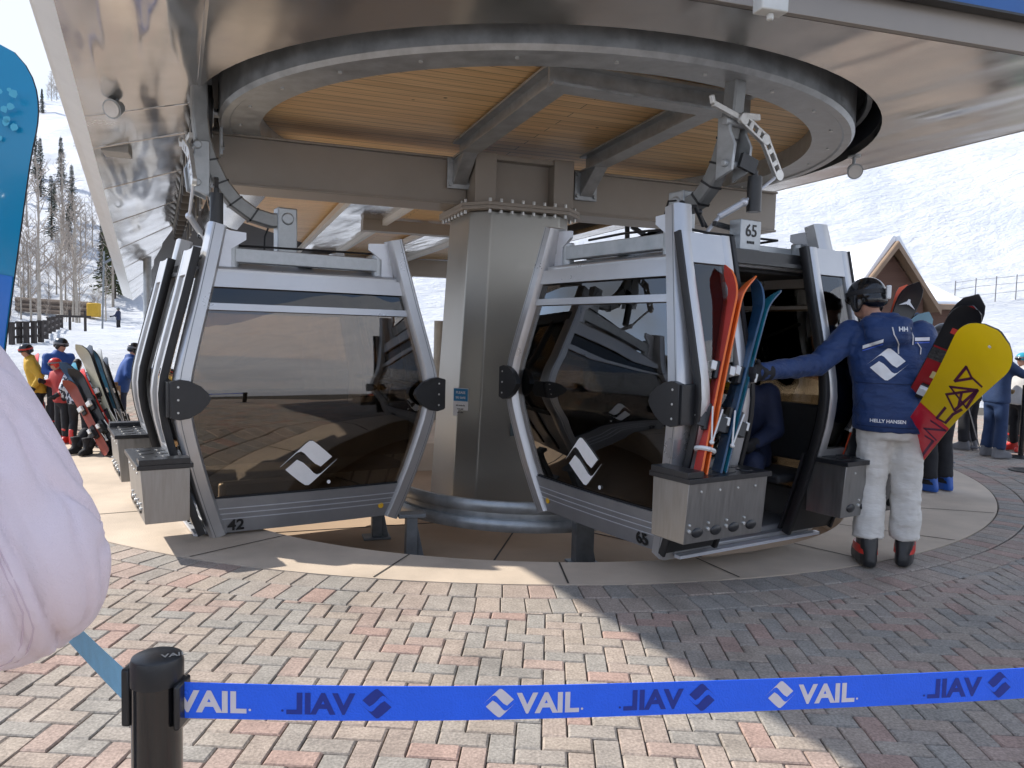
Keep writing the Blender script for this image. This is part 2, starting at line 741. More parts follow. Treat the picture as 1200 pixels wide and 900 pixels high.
def paver(poly):
    c = sum(poly, V((0, 0, 0))) / len(poly)
    if len(poly) < 3:
        return
    tx, ty = random.uniform(-.006, .006), random.uniform(-.006, .006)
    dz = random.uniform(-.0025, .0015)
    top, mid, low = [], [], []
    for p in poly:
        d = c - p
        l = max(d.length, .02)
        q = p + d / l * .0045
        t = p + d / l * .0135
        z = dz + (p - c).x * tx + (p - c).y * ty
        top.append(V((t.x, t.y, z)))
        mid.append(V((q.x, q.y, z - .006)))
        low.append(V((q.x, q.y, -.05)))
    k = len(poly)
    fs = [tuple(range(k))]
    for a, b in ((0, k), (k, 2 * k)):
        fs += [(a + i, b + i, b + (i + 1) % k, a + (i + 1) % k) for i in range(k)]
    mb.add(top + mid + low, fs)


W = .096
rotb = Matrix.Rotation(R(-3), 3, 'Z')
for X in range(-104, 124):
    for Y in range(-20, 176):
        cc = (X - Y) % 4
        if cc == 0:
            q = [(X, Y), (X + 2, Y), (X + 2, Y + 1), (X, Y + 1)]
        elif cc == 3:
            q = [(X, Y), (X + 1, Y), (X + 1, Y + 2), (X, Y + 2)]
        else:
            continue
        poly = [rotb @ V((a * W, b * W, 0)) for a, b in q]
        ctr = sum(poly, V((0, 0, 0))) / 4
        if ctr.y > 6 and abs(ctr.x) / ctr.y > .95:
            continue
        if ctr.y < 2 and ctr.length > 3.6:
            continue
        d = ctr - RC
        rr = RR + .46
        if d.length < rr - .15:
            continue
        if d.length < rr + .2:
            nn = d.normalized()
            poly = clip_half(poly, RC + nn * (rr + .001), nn)
            if len(poly) < 3:
                continue
            ar = 0
            for i in range(len(poly)):
                ar += poly[i].cross(poly[(i + 1) % len(poly)]).z
            if ar < .004:
                continue
        paver(poly)
for row in range(2):
    r0, r1 = RR + .002 + row * .23, RR + .228 + row * .23
    k = int(2 * math.pi * r0 / (.135 if row else .15))
    for i in range(k):
        a0, a1 = 2 * math.pi * i / k, 2 * math.pi * (i + 1) / k
        if math.sin((a0 + a1) / 2) > .75:
            continue
        poly = [RC + V((r * math.cos(a), r * math.sin(a), 0)) for r, a in ((r0, a0), (r1, a0), (r1, a1), (r0, a1))]
        paver(poly)
mb.cur = 1
m = 96
vs, fs = [], []
for i in range(m):
    a = 2 * math.pi * i / m
    dd = V((math.cos(a), math.sin(a), 0))
    vs += [RC + dd * (RR - .05) + V((0, 0, -.014)), RC + dd * (RR + .9) + V((0, 0, -.014)), RC + dd * 17 + V((0, 0, -.014))]
for i in range(m):
    a, b = i * 3, ((i + 1) % m) * 3
    fs += [(a, a + 1, b + 1, b), (a + 1, a + 2, b + 2, b + 1)]
mb.add(vs, fs)
tag(mb.build("brick_pavement", [BRICK, SAND], smooth=0), kind="structure")


# ------------------------------------------------------------------ snow terrain
def sst(a, b, x):
    t = max(0., min(1., (x - a) / (b - a)))
    return t * t * (3 - 2 * t)


def terrain(x, y):
    D = math.hypot(x, y)
    az = math.atan2(x, y)
    wl = sst(-.22, -.34, az) if az > -1.6 else sst(-2.6, -1.6, az)
    nz = noise.noise(V((x * .03, y * .03, 0)))
    # right, centre and behind: broad ski slope
    d2 = D + 10 * nz
    r_ = .1 + (D - 16) * .018
    s = max(0, d2 - 34)
    r_ += .36 * s * sst(0, 40, s) if s < 300 else .36 * 300 + (s - 300) * .05
    # left: gentle run-out then the mogul hill
    l_ = .15 + (D - 16) * .020
    yy = y if y > 0 else D
    s = max(0, yy + 5 * nz - 60)
    l_ += .42 * min(s, 106) * sst(0, 25, s) + max(0, s - 106) * .08
    h = r_ * (1 - wl) + l_ * wl
    f = sst(13.5, 17.5, math.hypot(x + .1, y - 10) + .25 * nz) if y > 0 else sst(16, 24, D)
    h = -.05 * (1 - f) + h * f
    if D > 18:
        k = sst(18, 90, D)
        m1 = noise.noise(V((x * .22, y * .22, 3)))
        m2 = noise.noise(V((x * .5, y * .5, 7)))
        h += k * (m1 * .55 + m2 * .22) * (1.5 if wl > .5 else 1.0) + sst(18, 30, D) * .06 * noise.noise(V((x * .8, y * .8, 1)))
    return h


def snow_mat():
    m = bpy.data.materials.new("snow")
    m.use_nodes = True
    nt = m.node_tree
    N, L = nt.nodes, nt.links
    b = N["Principled BSDF"]
    tc = N.new("ShaderNodeTexCoord")
    n1 = N.new("ShaderNodeTexNoise")
    n1.inputs["Scale"].default_value = .12
    n1.inputs["Detail"].default_value = 9
    n1.inputs["Roughness"].default_value = .65
    L.new(tc.outputs["Object"], n1.inputs["Vector"])
    r = N.new("ShaderNodeValToRGB")
    r.color_ramp.elements[0].position = .25
    r.color_ramp.elements[0].color = (.53, .565, .62, 1)
    r.color_ramp.elements[1].position = .6
    r.color_ramp.elements[1].color = (.68, .69, .715, 1)
    L.new(n1.outputs[0], r.inputs[0])
    L.new(r.outputs[0], b.inputs["Base Color"])
    b.inputs["Roughness"].default_value = .75
    b.inputs["Specular IOR Level"].default_value = .25
    mp = N.new("ShaderNodeMapping")
    mp.inputs["Scale"].default_value = (.5, 1.2, 1)
    mp.inputs["Rotation"].default_value = (0, 0, .5)
    L.new(tc.outputs["Object"], mp.inputs[0])
    n2 = N.new("ShaderNodeTexNoise")
    n2.inputs["Scale"].default_value = .55
    n2.inputs["Detail"].default_value = 9
    n2.inputs["Roughness"].default_value = .68
    L.new(mp.outputs[0], n2.inputs["Vector"])
    bp = N.new("ShaderNodeBump")
    bp.inputs["Strength"].default_value = 1.
    bp.inputs["Distance"].default_value = .95
    L.new(n2.outputs[0], bp.inputs["Height"])
    L.new(bp.outputs[0], b.inputs["Normal"])
    return m


SNOW = snow_mat()


def onterr(px, py, lo=18, hi=120):
    best = None
    for i in range(200):
        Y_ = lo + (hi - lo) * i / 199
        p = at(px, py, Y_)
        e = abs(p.z - terrain(p.x, p.y))
        if best is None or e < best[0]:
            best = (e, p)
    p = best[1]
    p.z = terrain(p.x, p.y)
    return p
mb = MB()
rs = [3.6, 5, 8, 10, 11]
while rs[-1] < 900:
    rs.append(rs[-1] * 1.022 + .08)
azs = []
a = -math.pi
while a < math.pi - 1e-6:
    azs.append(a)
    a += R(.45) if -1.0 < a < 1.0 else R(3)
na = len(azs)
vs, fs = [], []
for r_ in rs:
    for a in azs:
        # polar about the pit so the pit stays open, drifting to the camera further out
        k = sst(8, 30, r_)
        cx, cy = C.x * (1 - k), C.y * (1 - k)
        x, y = cx + r_ * math.sin(a), cy + r_ * math.cos(a)
        vs.append((x, y, terrain(x, y)))
for j in range(len(rs) - 1):
    for i in range(na):
        a, b = j * na + i, j * na + (i + 1) % na
        fs.append((a, b, b + na, a + na))
mb.add(vs, fs)
tag(mb.build("snow_ground", SNOW, smooth=180), kind="structure")

# ================================================================== LIFT STATION
st = thing("lift_station", "steel gondola turnaround station with a pine plank ceiling on one octagonal pillar", "lift station", C)


def stat(mb, name, mats, **k):
    return mb.build(name, mats, st, world=True, **k)


# soffit: U-shaped plate around the stadium-shaped opening
RO = 3.1
FL, FR = V((-2.1, 3.35, HS)), V((4.66, 5.36, HS))
BR = FR + u * 15
LB = at(156, 352, 27)
inner, outer = [], []
Z = V((0, 0, 1))
lt = -V((ul.y, -ul.x, 0))      # left normal of the left slot
KS = 8
for i in range(KS + 1):
    t = 1 - i / KS
    t = t ** 1.5
    inner.append(C + lt * RO + ul * 24 * t + Z * HS)
    outer.append(FL + (LB - FL) * ((inner[-1].y - FL.y) / (LB.y - FL.y)))
outer[0] = LB
a0 = math.atan2(lt.y, lt.x) % (2 * math.pi)
a1 = math.atan2(v.y, v.x) + 2 * math.pi
NA = 48
FS = FL + (FR - FL) * .106
fc = [FS + (FR - FS) * t for t in [x / 16 for x in range(0, 17)]] + [FR + (BR - FR) * t for t in (.1, .2, .3)]


def along(pts, t):
    ls = [(pts[i + 1] - pts[i]).length for i in range(len(pts) - 1)]
    s = t * sum(ls)
    for i, l in enumerate(ls):
        if s <= l or i == len(ls) - 1:
            return pts[i] + (pts[i + 1] - pts[i]) * min(1, s / l)
        s -= l




def hit_outer(a):
    d = V((math.cos(a), math.sin(a), 0))
    for p0_, p1_ in ((FS, FR), (FR, BR)):
        e = p1_ - p0_
        q = p0_ - C
        den = d.x * e.y - d.y * e.x
        if abs(den) < 1e-6:
            continue
        t_ = (q.x * e.y - q.y * e.x) / den
        s_ = (q.x * d.y - q.y * d.x) / den
        if t_ > 0 and -1e-6 <= s_ <= 1:
            return p0_ + e * s_
    return FS.copy()


for i in range(1, NA + 1):
    a = a0 + (a1 - a0) * i / NA
    inner.append(C + V((math.cos(a), math.sin(a), 0)) * RO + Z * HS)
    outer.append(FL if i == 1 else hit_outer(a))
last = len(inner) - 1
for i in range(1, 5):
    inner.append(C + v * RO + u * (14 * i / 4) + Z * HS)
    outer.append(outer[last] + (BR - outer[last]) * (i / 4))


def strip(a, b, i0, i1, th):
    vs, fs = [], []
    for i in range(i0, i1 + 1):
        vs += [a[i], b[i], b[i] + Z * th, a[i] + Z * th]
    k = i1 - i0
    for i in range(k):
        p, q = i * 4, i * 4 + 4
        for j in range(4):
            fs.append((p + j, p + (j + 1) % 4, q + (j + 1) % 4, q + j))
    fs += [(0, 1, 2, 3), (k * 4 + 3, k * 4 + 2, k * 4 + 1, k * 4)]
    return vs, fs


# split index: the seam between wing panel and front panel follows the arc a little
# put the front-right corner on the nearest spoke
ci = min(range(KS + 3, KS + NA + 1), key=lambda i_: (outer[i_] - FR).length)
outer[ci] = FR.copy()
sp = KS + 2
mb = MB()
mb.add(*strip(inner, outer, sp, len(inner) - 1, .08))
stat(mb, "soffit_panel", SOFFIT, smooth=20)
inner2 = [p + V((0, 0, .0)) for p in inner]
mb = MB()
mb.add(*strip(inner2, outer, 0, sp, .08))
stat(mb, "soffit_wing", SOFFITL, smooth=20)
# seams on the wing panel: thin lap strips
for si in range(1, KS + 1):
    mb = MB()
    p = inner[si] - Z * .002
    q = outer[si] - Z * .002
    mb.bar(p, q, .022, .006)
    stat(mb, "soffit_seam", SOFFITL, smooth=0)
mb = MB()
p0, p1 = inner[sp], outer[sp]
mb.bar(p0 - Z * .004, p1 - Z * .004, .02, .008)
stat(mb, "soffit_seam", SOFFITL, smooth=0)
# white eave along the left edge
mb = MB()
pa, pb = outer[sp], LB
w = lt
mb.prism([FL - (LB - FL).normalized() * .0, LB, LB + w * .32 + Z * .16, FL + w * .14 + Z * .09], Z * .1)
stat(mb, "eave", WHITE, smooth=0)
# roof body above
mb = MB()
top = [FL + Z * .42, FR + Z * .42, BR + Z * .42, LB + V((9, 3, 1.1)), LB + Z * .42]
mb.prism(top, Z * .6)
stat(mb, "roof", mat("dark_roof", (.05, .05, .055), .6), smooth=0)
# fascia
fdir = (FR - FL).normalized()
fn = V((fdir.y, -fdir.x, 0))
mb = MB()
mb.obox(FL + Z * .0 + fn * .003, fdir * (FR - FL).length, fn * .04, Z * .40)
rd = (BR - FR).normalized()
mb.obox(FR + V((rd.y, -rd.x, 0)) * .003, rd * 15, V((rd.y, -rd.x, 0)) * .04, Z * .40)
stat(mb, "fascia", FASCIA, bevel=.004)
mb = MB()
mb.obox(FL + fdir * 2.2 + Z * .185 + fn * .05, fdir * 4.9, fn * .06, Z * .9)
sg = stat(mb, "roof_sign", mat("blue_sign", (.01, .10, .33), .35, 0, .05, 3), bevel=.006)
mb = MB()
mb.obox(FL + fdir * 2.2 + Z * .17 + fn * .05, fdir * 4.9, fn * .075, Z * .014)
o = mb.build("sign_trim", BLACKP, sg, world=True)

# slot lining above the opening
mb = MB()
mb.lathe([(3.16, HS + .02), (3.16, HS + .4), (3.10, HS + .4), (3.10, HS + .085)], C, 64, a0, a1)
stat(mb, "slot_lining", mat("slot_dark", (.03, .035, .045), .5, .2), smooth=30)

# galvanised ring of the bull wheel guide
mb = MB()
rg = HS - .06
mb.lathe([(2.56, rg), (2.80, rg), (2.815, rg - .012), (2.875, rg - .012), (2.90, rg + .02), (2.90, rg + .32), (2.86, rg + .32), (2.86, rg + .06), (2.60, rg + .06), (2.60, rg + .2), (2.56, rg + .2)], C, 128)
mb.cur = 1
for i in range(26):
    a = R(186) + i * R(13.4)
    p = C + V((math.cos(a), math.sin(a), 0)) * 2.72
    mb.cyl(p + Z * (rg - .012), p + Z * (rg + .01), .014, n=8)
stat(mb, "guide_ring", [GALV, BOLT], smooth=25)

# plank ceiling
mb = MB()
pts = []
for i in range(33):
    a = a0 + (a1 - a0) * i / 32
    pts.append(C + V((math.cos(a), math.sin(a), 0)) * 2.84 + Z * (HS + .12))
pts += [C + v * 2.84 + u * 13 + Z * (HS + .12), C + lt * 2.6 + ul * 16 + Z * (HS + .12)]
mb.prism(pts, Z * .05)
stat(mb, "plank_ceiling", WOODC, smooth=0)

# pillar
Q = V((-.09, 8.3, 0))
b1, b2 = v, V((-v.y, v.x, 0))


def octo(c, w, ch, z, sx=0):
    p = [(w, w - ch), (w - ch, w), (ch - w, w), (-w, w - ch), (-w, ch - w), (ch - w, -w), (w - ch, -w), (w, ch - w)]
    return [c + b1 * (x + sx) + b2 * y + Z * z for x, y in p]


mb = MB()
mb.loft([octo(Q, .61, .19, -.37, -.08), octo(Q, .535, .17, 2.70, 0)])
stat(mb, "pillar", PILLARM, smooth=0, bevel=.012)
mb = MB()
mb.loft([octo(Q, .64, .21, 2.702), octo(Q, .64, .21, 2.735)])
mb.loft([octo(Q, .64, .21, 2.737), octo(Q, .64, .21, 2.77)])
mb.cur = 1
for k in range(4):
    for j in range(8):
        t = (j - 3.5) * .115
        p = Q + (b1 * t - b2 * .595 if k == 0 else b1 * t + b2 * .595 if k == 1 else b2 * t + b1 * .595 if k == 2 else b2 * t - b1 * .595)
        mb.cyl(p + Z * 2.665, p + Z * 2.702, .017, n=6)
        mb.cyl(p + Z * 2.77, p + Z * 2.81, .017, n=6)
stat(mb, "flange", [TAUPE, BOLT], smooth=30, bevel=.003)
mb = MB()
Zh = HS - .03
for sx in (-1, 1):
    mb.obox(Q + b1 * (sx * .42 - .11) - b2 * .50 + Z * 2.772, b1 * .22, b2 * 1.0, Z * (Zh - 2.772))
mb.obox(Q - b1 * .31 - b2 * .36 + Z * 2.772, b1 * .62, b2 * .72, Z * (Zh - 2.79))
mb.obox(Q - b1 * .309 - b2 * .48 + Z * (Zh - .06), b1 * .618, b2 * .13, Z * .05)
stat(mb, "pillar_head", TAUPE, smooth=0, bevel=.006)
mb = MB()
bl = Q + b1 * 0
for s0, s1 in ((-2.95, -.535), (.535, 3.3)):
    mb.obox(Q + b1 * s0 - b2 * .22 + Z * 2.80, b1 * (s1 - s0), b2 * .44, Z * .42)
    mb.obox(Q + b1 * s0 - b2 * .25 + Z * 2.775, b1 * (s1 - s0), b2 * .50, Z * .024)
    mb.obox(Q + b1 * s0 - b2 * .25 + Z * 3.221, b1 * (s1 - s0), b2 * .50, Z * .024)
stat(mb, "cross_beam", TAUPE, smooth=0, bevel=.006)
mb = MB()
for s0 in (-2.975,):
    mb.obox(Q + b1 * s0 - b2 * .3 + Z * 2.70, b1 * .022, b2 * .6, Z * .6)
    mb.obox(Q + b1 * (s0 - .06) - b2 * .12 + Z * 3.0, b1 * .3, b2 * .24, Z * .3)
for j in range(5):
    mb.cyl(Q + b1 * -3.0 + b2 * (-.26 + .13 * j) + Z * 3.2, Q + b1 * -2.93 + b2 * (-.26 + .13 * j) + Z * 3.2, .02, n=6)
stat(mb, "beam_end_plate", GALV, smooth=0, bevel=.004)

# bracing frame under the ceiling
zf = HS + .0
fl0, fl1 = Q + b1 * -.62 - b2 * .27 + Z * zf, at(655, 97, 5.5)
fr0, fr1 = Q + b1 * .78 - b2 * .27 + Z * zf, at(835, 124, 6.0)
fl1.z = fr1.z = zf
mb = MB()
mb.ibeam(fl0, fl1, .17, .15)
stat(mb, "brace_beam", GALV, smooth=0)
mb = MB()
mb.ibeam(fr0, fr1, .17, .15)
stat(mb, "brace_beam", GALV, smooth=0)
mb = MB()
dd = (fr1 - fl1).normalized()
mb.ibeam(fl1 - dd * .08 - Z * .004, fr1 + dd * .35 - Z * .004, .17, .15)
stat(mb, "brace_beam", GALV, smooth=0)
for f0 in (fl0, fr0):
    mb = MB()
    p = V((f0.x, f0.y, 0))
    mb.obox(p - b1 * .13 + b2 * .0 + Z * 2.93, b1 * .26, b2 * .022, Z * .30)
    mb.prism([p - b1 * .07 - b2 * .002 + Z * 2.97, p - b1 * .07 - b2 * .002 + Z * 3.22, p - b1 * .07 - b2 * .36 + Z * 3.22], b1 * .14)
    for sx in (-.1, .1):
        for zz in (2.97, 3.19):
            mb.cyl(p + b1 * sx - b2 * .025 + Z * zz, p + b1 * sx + Z * zz, .022, n=6)
    stat(mb, "brace_bracket", GALV, smooth=0, bevel=.003)

# skylight troughs behind the beam
for o_, l_ in ((V((-1.95, 11.2, 0)), 8.0), (V((-1.25, 14.6, 0)), 7.0)):
    mb = MB()
    mb.obox(o_ - v * .42 + Z * (HS + .06), v * .84, u * l_, Z * .04)
    tp = stat(mb, "ceiling_trough", SOFFITL, smooth=0)
    mb = MB()
    for sx in (-.5, .42):
        mb.obox(o_ + v * sx + Z * (HS - .02), v * .08, u * l_, Z * .10)
    mb.build("trough_rail", WHITE, tp, world=True, smooth=0)
mb = MB()
mb.obox(V((-2.6, 13.2, HS - .12)), v * 3.6, u * .25, Z * .2)
stat(mb, "rear_beam", TAUPE, smooth=0)
mb = MB()
mb.obox(V((-5.2, 19.8, HS - .35)), v * 7, u * .3, Z * .45)
stat(mb, "rear_beam", TAUPE, smooth=0)

# drive tyres above the left slot and the arc, with their rail
mb = MB()
for k in (0, .06):
    pts_ = [C + lt * (2.98) + ul * t + Z * (HS + .20 + k) for t in (18, 10, 4, 0)]
    mb.sweep(pts_, Z, .07, .05)
stat(mb, "running_rail", GALV)
mb = MB()
pts_ = [C + V((math.cos(a0 + (a1 - a0) * i / 40), math.sin(a0 + (a1 - a0) * i / 40), 0)) * 3.0 + Z * (HS + .24) for i in range(41)]
mb.sweep(pts_, Z, .1, .05)
stat(mb, "running_rail", GALVD)
for i in range(15):
    t = i * .62 + .15
    p = C + lt * 3.02 + ul * t + Z * (HS - .02)
    mb = MB()
    x = -lt
    mb.cyl(p - x * .07, p + x * .07, .24, n=20)
    ty = stat(mb, "drive_tyre", BLACK, bevel=.02)
    mb = MB()
    mb.cyl(p - x * .075, p + x * .085, .12, n=14)
    mb.cyl(p + x * .08, p + x * .14, .035, n=10)
    mb.build("tyre_hub", GALV, ty, world=True)
for i in range(8):
    mb = MB()
    t = i * 1.2 + .4
    p = C + lt * 2.84 + ul * t
    mb.obox(p + Z * (HS - .30), lt * .02, ul * .16, Z * .62)
    mb.bar(p + Z * (HS - .25), p + ul * .6 + Z * (HS + .1), .03, .03)
    stat(mb, "rail_hanger", GALV, smooth=0)
for i in range(3):
    mb = MB()
    p = C + lt * (2.30) + ul * (1.2 + i * 1.9)
    mb.sheet(lambda a, b: p + lt * (.42 * math.cos(a * 1.5)) + Z * (HS - .02 - .42 * math.sin(a * 1.5)) + ul * (b * 1.7), 8, 1, ul * 0 + Z * .01)
    stat(mb, "tyre_guard", mat("polished_guard", (.55, .56, .57), .2, 1., .05, 3), smooth=40)

# fittings on the soffit
for nm, (px, py), Y_ in (("soffit_lamp", (137, 112), 6.1), ("soffit_lamp", (1001, 186), 7.6)):
    p = at(px, py, Y_)
    p.z = HS
    mb = MB()
    mb.cyl(p - Z * .012, p, .06, n=20)
    mb.cyl(p - Z * .11, p - Z * .012, .016, n=10)
    mb.cyl(p + V((-.01, -.06, -.16)), p + V((.0, .03, -.12)), .075, .05, n=20)
    lo = stat(mb, nm, GALV)
    mb = MB()
    mb.cyl(p + V((-.011, -.067, -.163)), p + V((-.01, -.06, -.16)), .062, n=20)
    mb.build("lamp_glass", mat("lamp_glass", (.75, .72, .68), .2), lo, world=True)
p = at(137, 168, 7.6)
p.z = HS - .09
mb = MB()
mb.box(p, (.24, .30, .17), R(20))
bx = stat(mb, "junction_box", mat("grey_box", (.36, .36, .35), .5), bevel=.008)
for (px, py), Y_ in (((152, 225), 11), ((160, 285), 17)):
    p = at(px, py, Y_)
    mb = MB()
    mb.tube([V((p.x, p.y, HS - .03)), p + V((.02, 0, .1)), p + V((-.03, 0, -.12)), p + V((0, 0, -.25))], .035, 8)
    stat(mb, "cable_gland", BLACKP)
p = at(890, 12, 4.25) + fn * .1
mb = MB()
mb.box(p, (.16, .09, .11), math.atan2(fdir.y, fdir.x))
mb.cyl(p - Z * .055, p - Z * .09, .02, n=8)
stat(mb, "fascia_sensor", mat("off_white_plastic", (.62, .62, .58), .4), bevel=.012)
# posts of the far end
for px, py0, py1, Y_, r_ in ((173, 262, 392, 18, .09), (516, 376, 470, 13, .13)):
    p = at(px, py1, Y_)
    q = at(px, py0, Y_)
    mb = MB()
    mb.cyl(V((p.x, p.y, 0)), V((p.x, p.y, q.z if px > 300 else HS)), r_, n=14)
    stat(mb, "rear_post", GALV if px < 300 else mat("bronze_post", (.25, .22, .18), .4, .5))
# rear truss glimpsed past the pillar
mb = MB()
for a, b in (((665, 318), (775, 268)), ((690, 300), (800, 262)), ((735, 262), (735, 300)), ((740, 265), (790, 300)), ((750, 300), (800, 268)), ((690, 312), (870, 306))):
    mb.bar(at(*a, 12.5), at(*b, 12.5), .07, .07)
stat(mb, "rear_truss", mat("dark_steel", (.035, .036, .04), .45, .4), smooth=0)
# plates on the pillar faces
fcen = Q - b2 * .57
lc = Q + (-b1 - b2).normalized() * .0


def on_pillar(px, py, face):
    # intersect the pixel ray with a pillar face plane
    if face == 'front':
        nn, p0 = -b2, Q - b2 * .5755
    else:
        nn = (-b1 - b2).normalized()
        p0 = Q + b1 * (-.615) + b2 * (-.39)
    d = ray(px, py)
    o = V((0, 0, CAMZ))
    t = (p0 - o).dot(nn) / d.dot(nn)
    return o + d * t + nn * .016, nn


pc, nn = on_pillar(541, 471, 'left')
ex = V((-nn.y, nn.x, 0))
if ex.x < 0:
    ex = -ex
mb = MB()
mb.obox(pc - ex * .085 - Z * .14, ex * .17, nn * .006, Z * .28)
nl = stat(mb, "notice_label", DECALW, smooth=0)
mb = MB()
mb.obox(pc - ex * .08 + Z * .01 + nn * .0065, ex * .16, nn * .002, Z * .125)
mb.build("notice_header", mat("notice_blue", (.03, .22, .45), .4), nl, world=True, smooth=0)
for tx, sz, dz, m_ in (("PLEASE", .034, .085, DECALW), ("SKI SAFE", .03, .035, DECALW), ("ski racks fit", .022, -.04, DECALK), ("one pair", .022, -.075, DECALK), ("per slot", .022, -.11, DECALK)):
    g = text2d(tx, sz, .02)
    decal("notice_text", g, pc - ex * g[2] / 2 + Z * dz + nn * .0092, ex, Z, m_, nl, th=.0008)
pc, nn = on_pillar(604, 503, 'front')
ex = v
mb = MB()
mb.obox(pc - ex * .065 - Z * .065, ex * .13, nn * .008, Z * .13)
stat(mb, "pillar_plate", mat("blue_grey_plate", (.13, .17, .19), .4, .3), smooth=0, bevel=.003)

# ------------------------------------------------------------------ guide rail in the pit
gr = thing("guide_rail", "curved galvanised cabin guide rail on short posts in the pit before the pillar", "guide rail", C + V((0, 0, -.37)))
mb = MB()
ga0, ga1 = R(180), R(345)
for zc in (.03, -.13):
    pts_ = [C + V((1.32 * math.cos(ga0 + (ga1 - ga0) * i / 40), 1.32 * math.sin(ga0 + (ga1 - ga0) * i / 40), zc)) for i in range(41)]
    mb.sweep(pts_, Z, .10, .07, .5)
pts_ = [C + V((1.30 * math.cos(ga0 + (ga1 - ga0) * i / 40), 1.30 * math.sin(ga0 + (ga1 - ga0) * i / 40), -.05)) for i in range(41)]
mb.sweep(pts_, Z, .10, .03, .3)
mb.build("rail", GALV, gr, world=True)
for px, py, z0 in ((481, 656, -.37), (441, 630, -.37), (682, 660, -.37)):
    p = gnd(px, py, z0)
    mb = MB()
    mb.box(p + V((0, 0, .01)), (.24, .18, .02), .3)
    mb.box(p + V((0, 0, .19)), (.16 if px > 600 else .09, .1, .34), .3)
    mb.prism([p + V((.05, -.006, .02)), p + V((.11, -.006, .02)), p + V((.05, -.006, .3))], V((0, .012, 0)))
    mb.box(p + V((0, 0, .375)), (.22, .14, .03), .3)
    mb.build("rail_post", GALVD, gr, world=True, bevel=.004, smooth=0)
# ================================================================== GONDOLA CABINS
HWP = [(0, .715), (.15, .77), (.4, .85), (.65, .92), (.85, .968), (1.0, .985), (1.15, .97), (1.4, .91), (1.7, .835), (2.0, .765), (2.25, .71)]


def hw(z):
    for (z0, a), (z1, b) in zip(HWP, HWP[1:]):
        if z <= z1:
            return a + (b - a) * (z - z0) / (z1 - z0)
    return HWP[-1][1]


EXM = .84


def ex_(z):   # half length at the end windows: the ends bulge at the waist like the sides
    return EXM - .62 * (.985 - hw(z))


def efr(sx, y, z):
    # point and upward tangent on the end face
    g = (ex_(z + .02) - ex_(z - .02 if z > .02 else 0)) / (.04 if z > .02 else z + .02)
    return V((sx * ex_(z), y, z)), V((sx * g, 0, 1)).normalized()




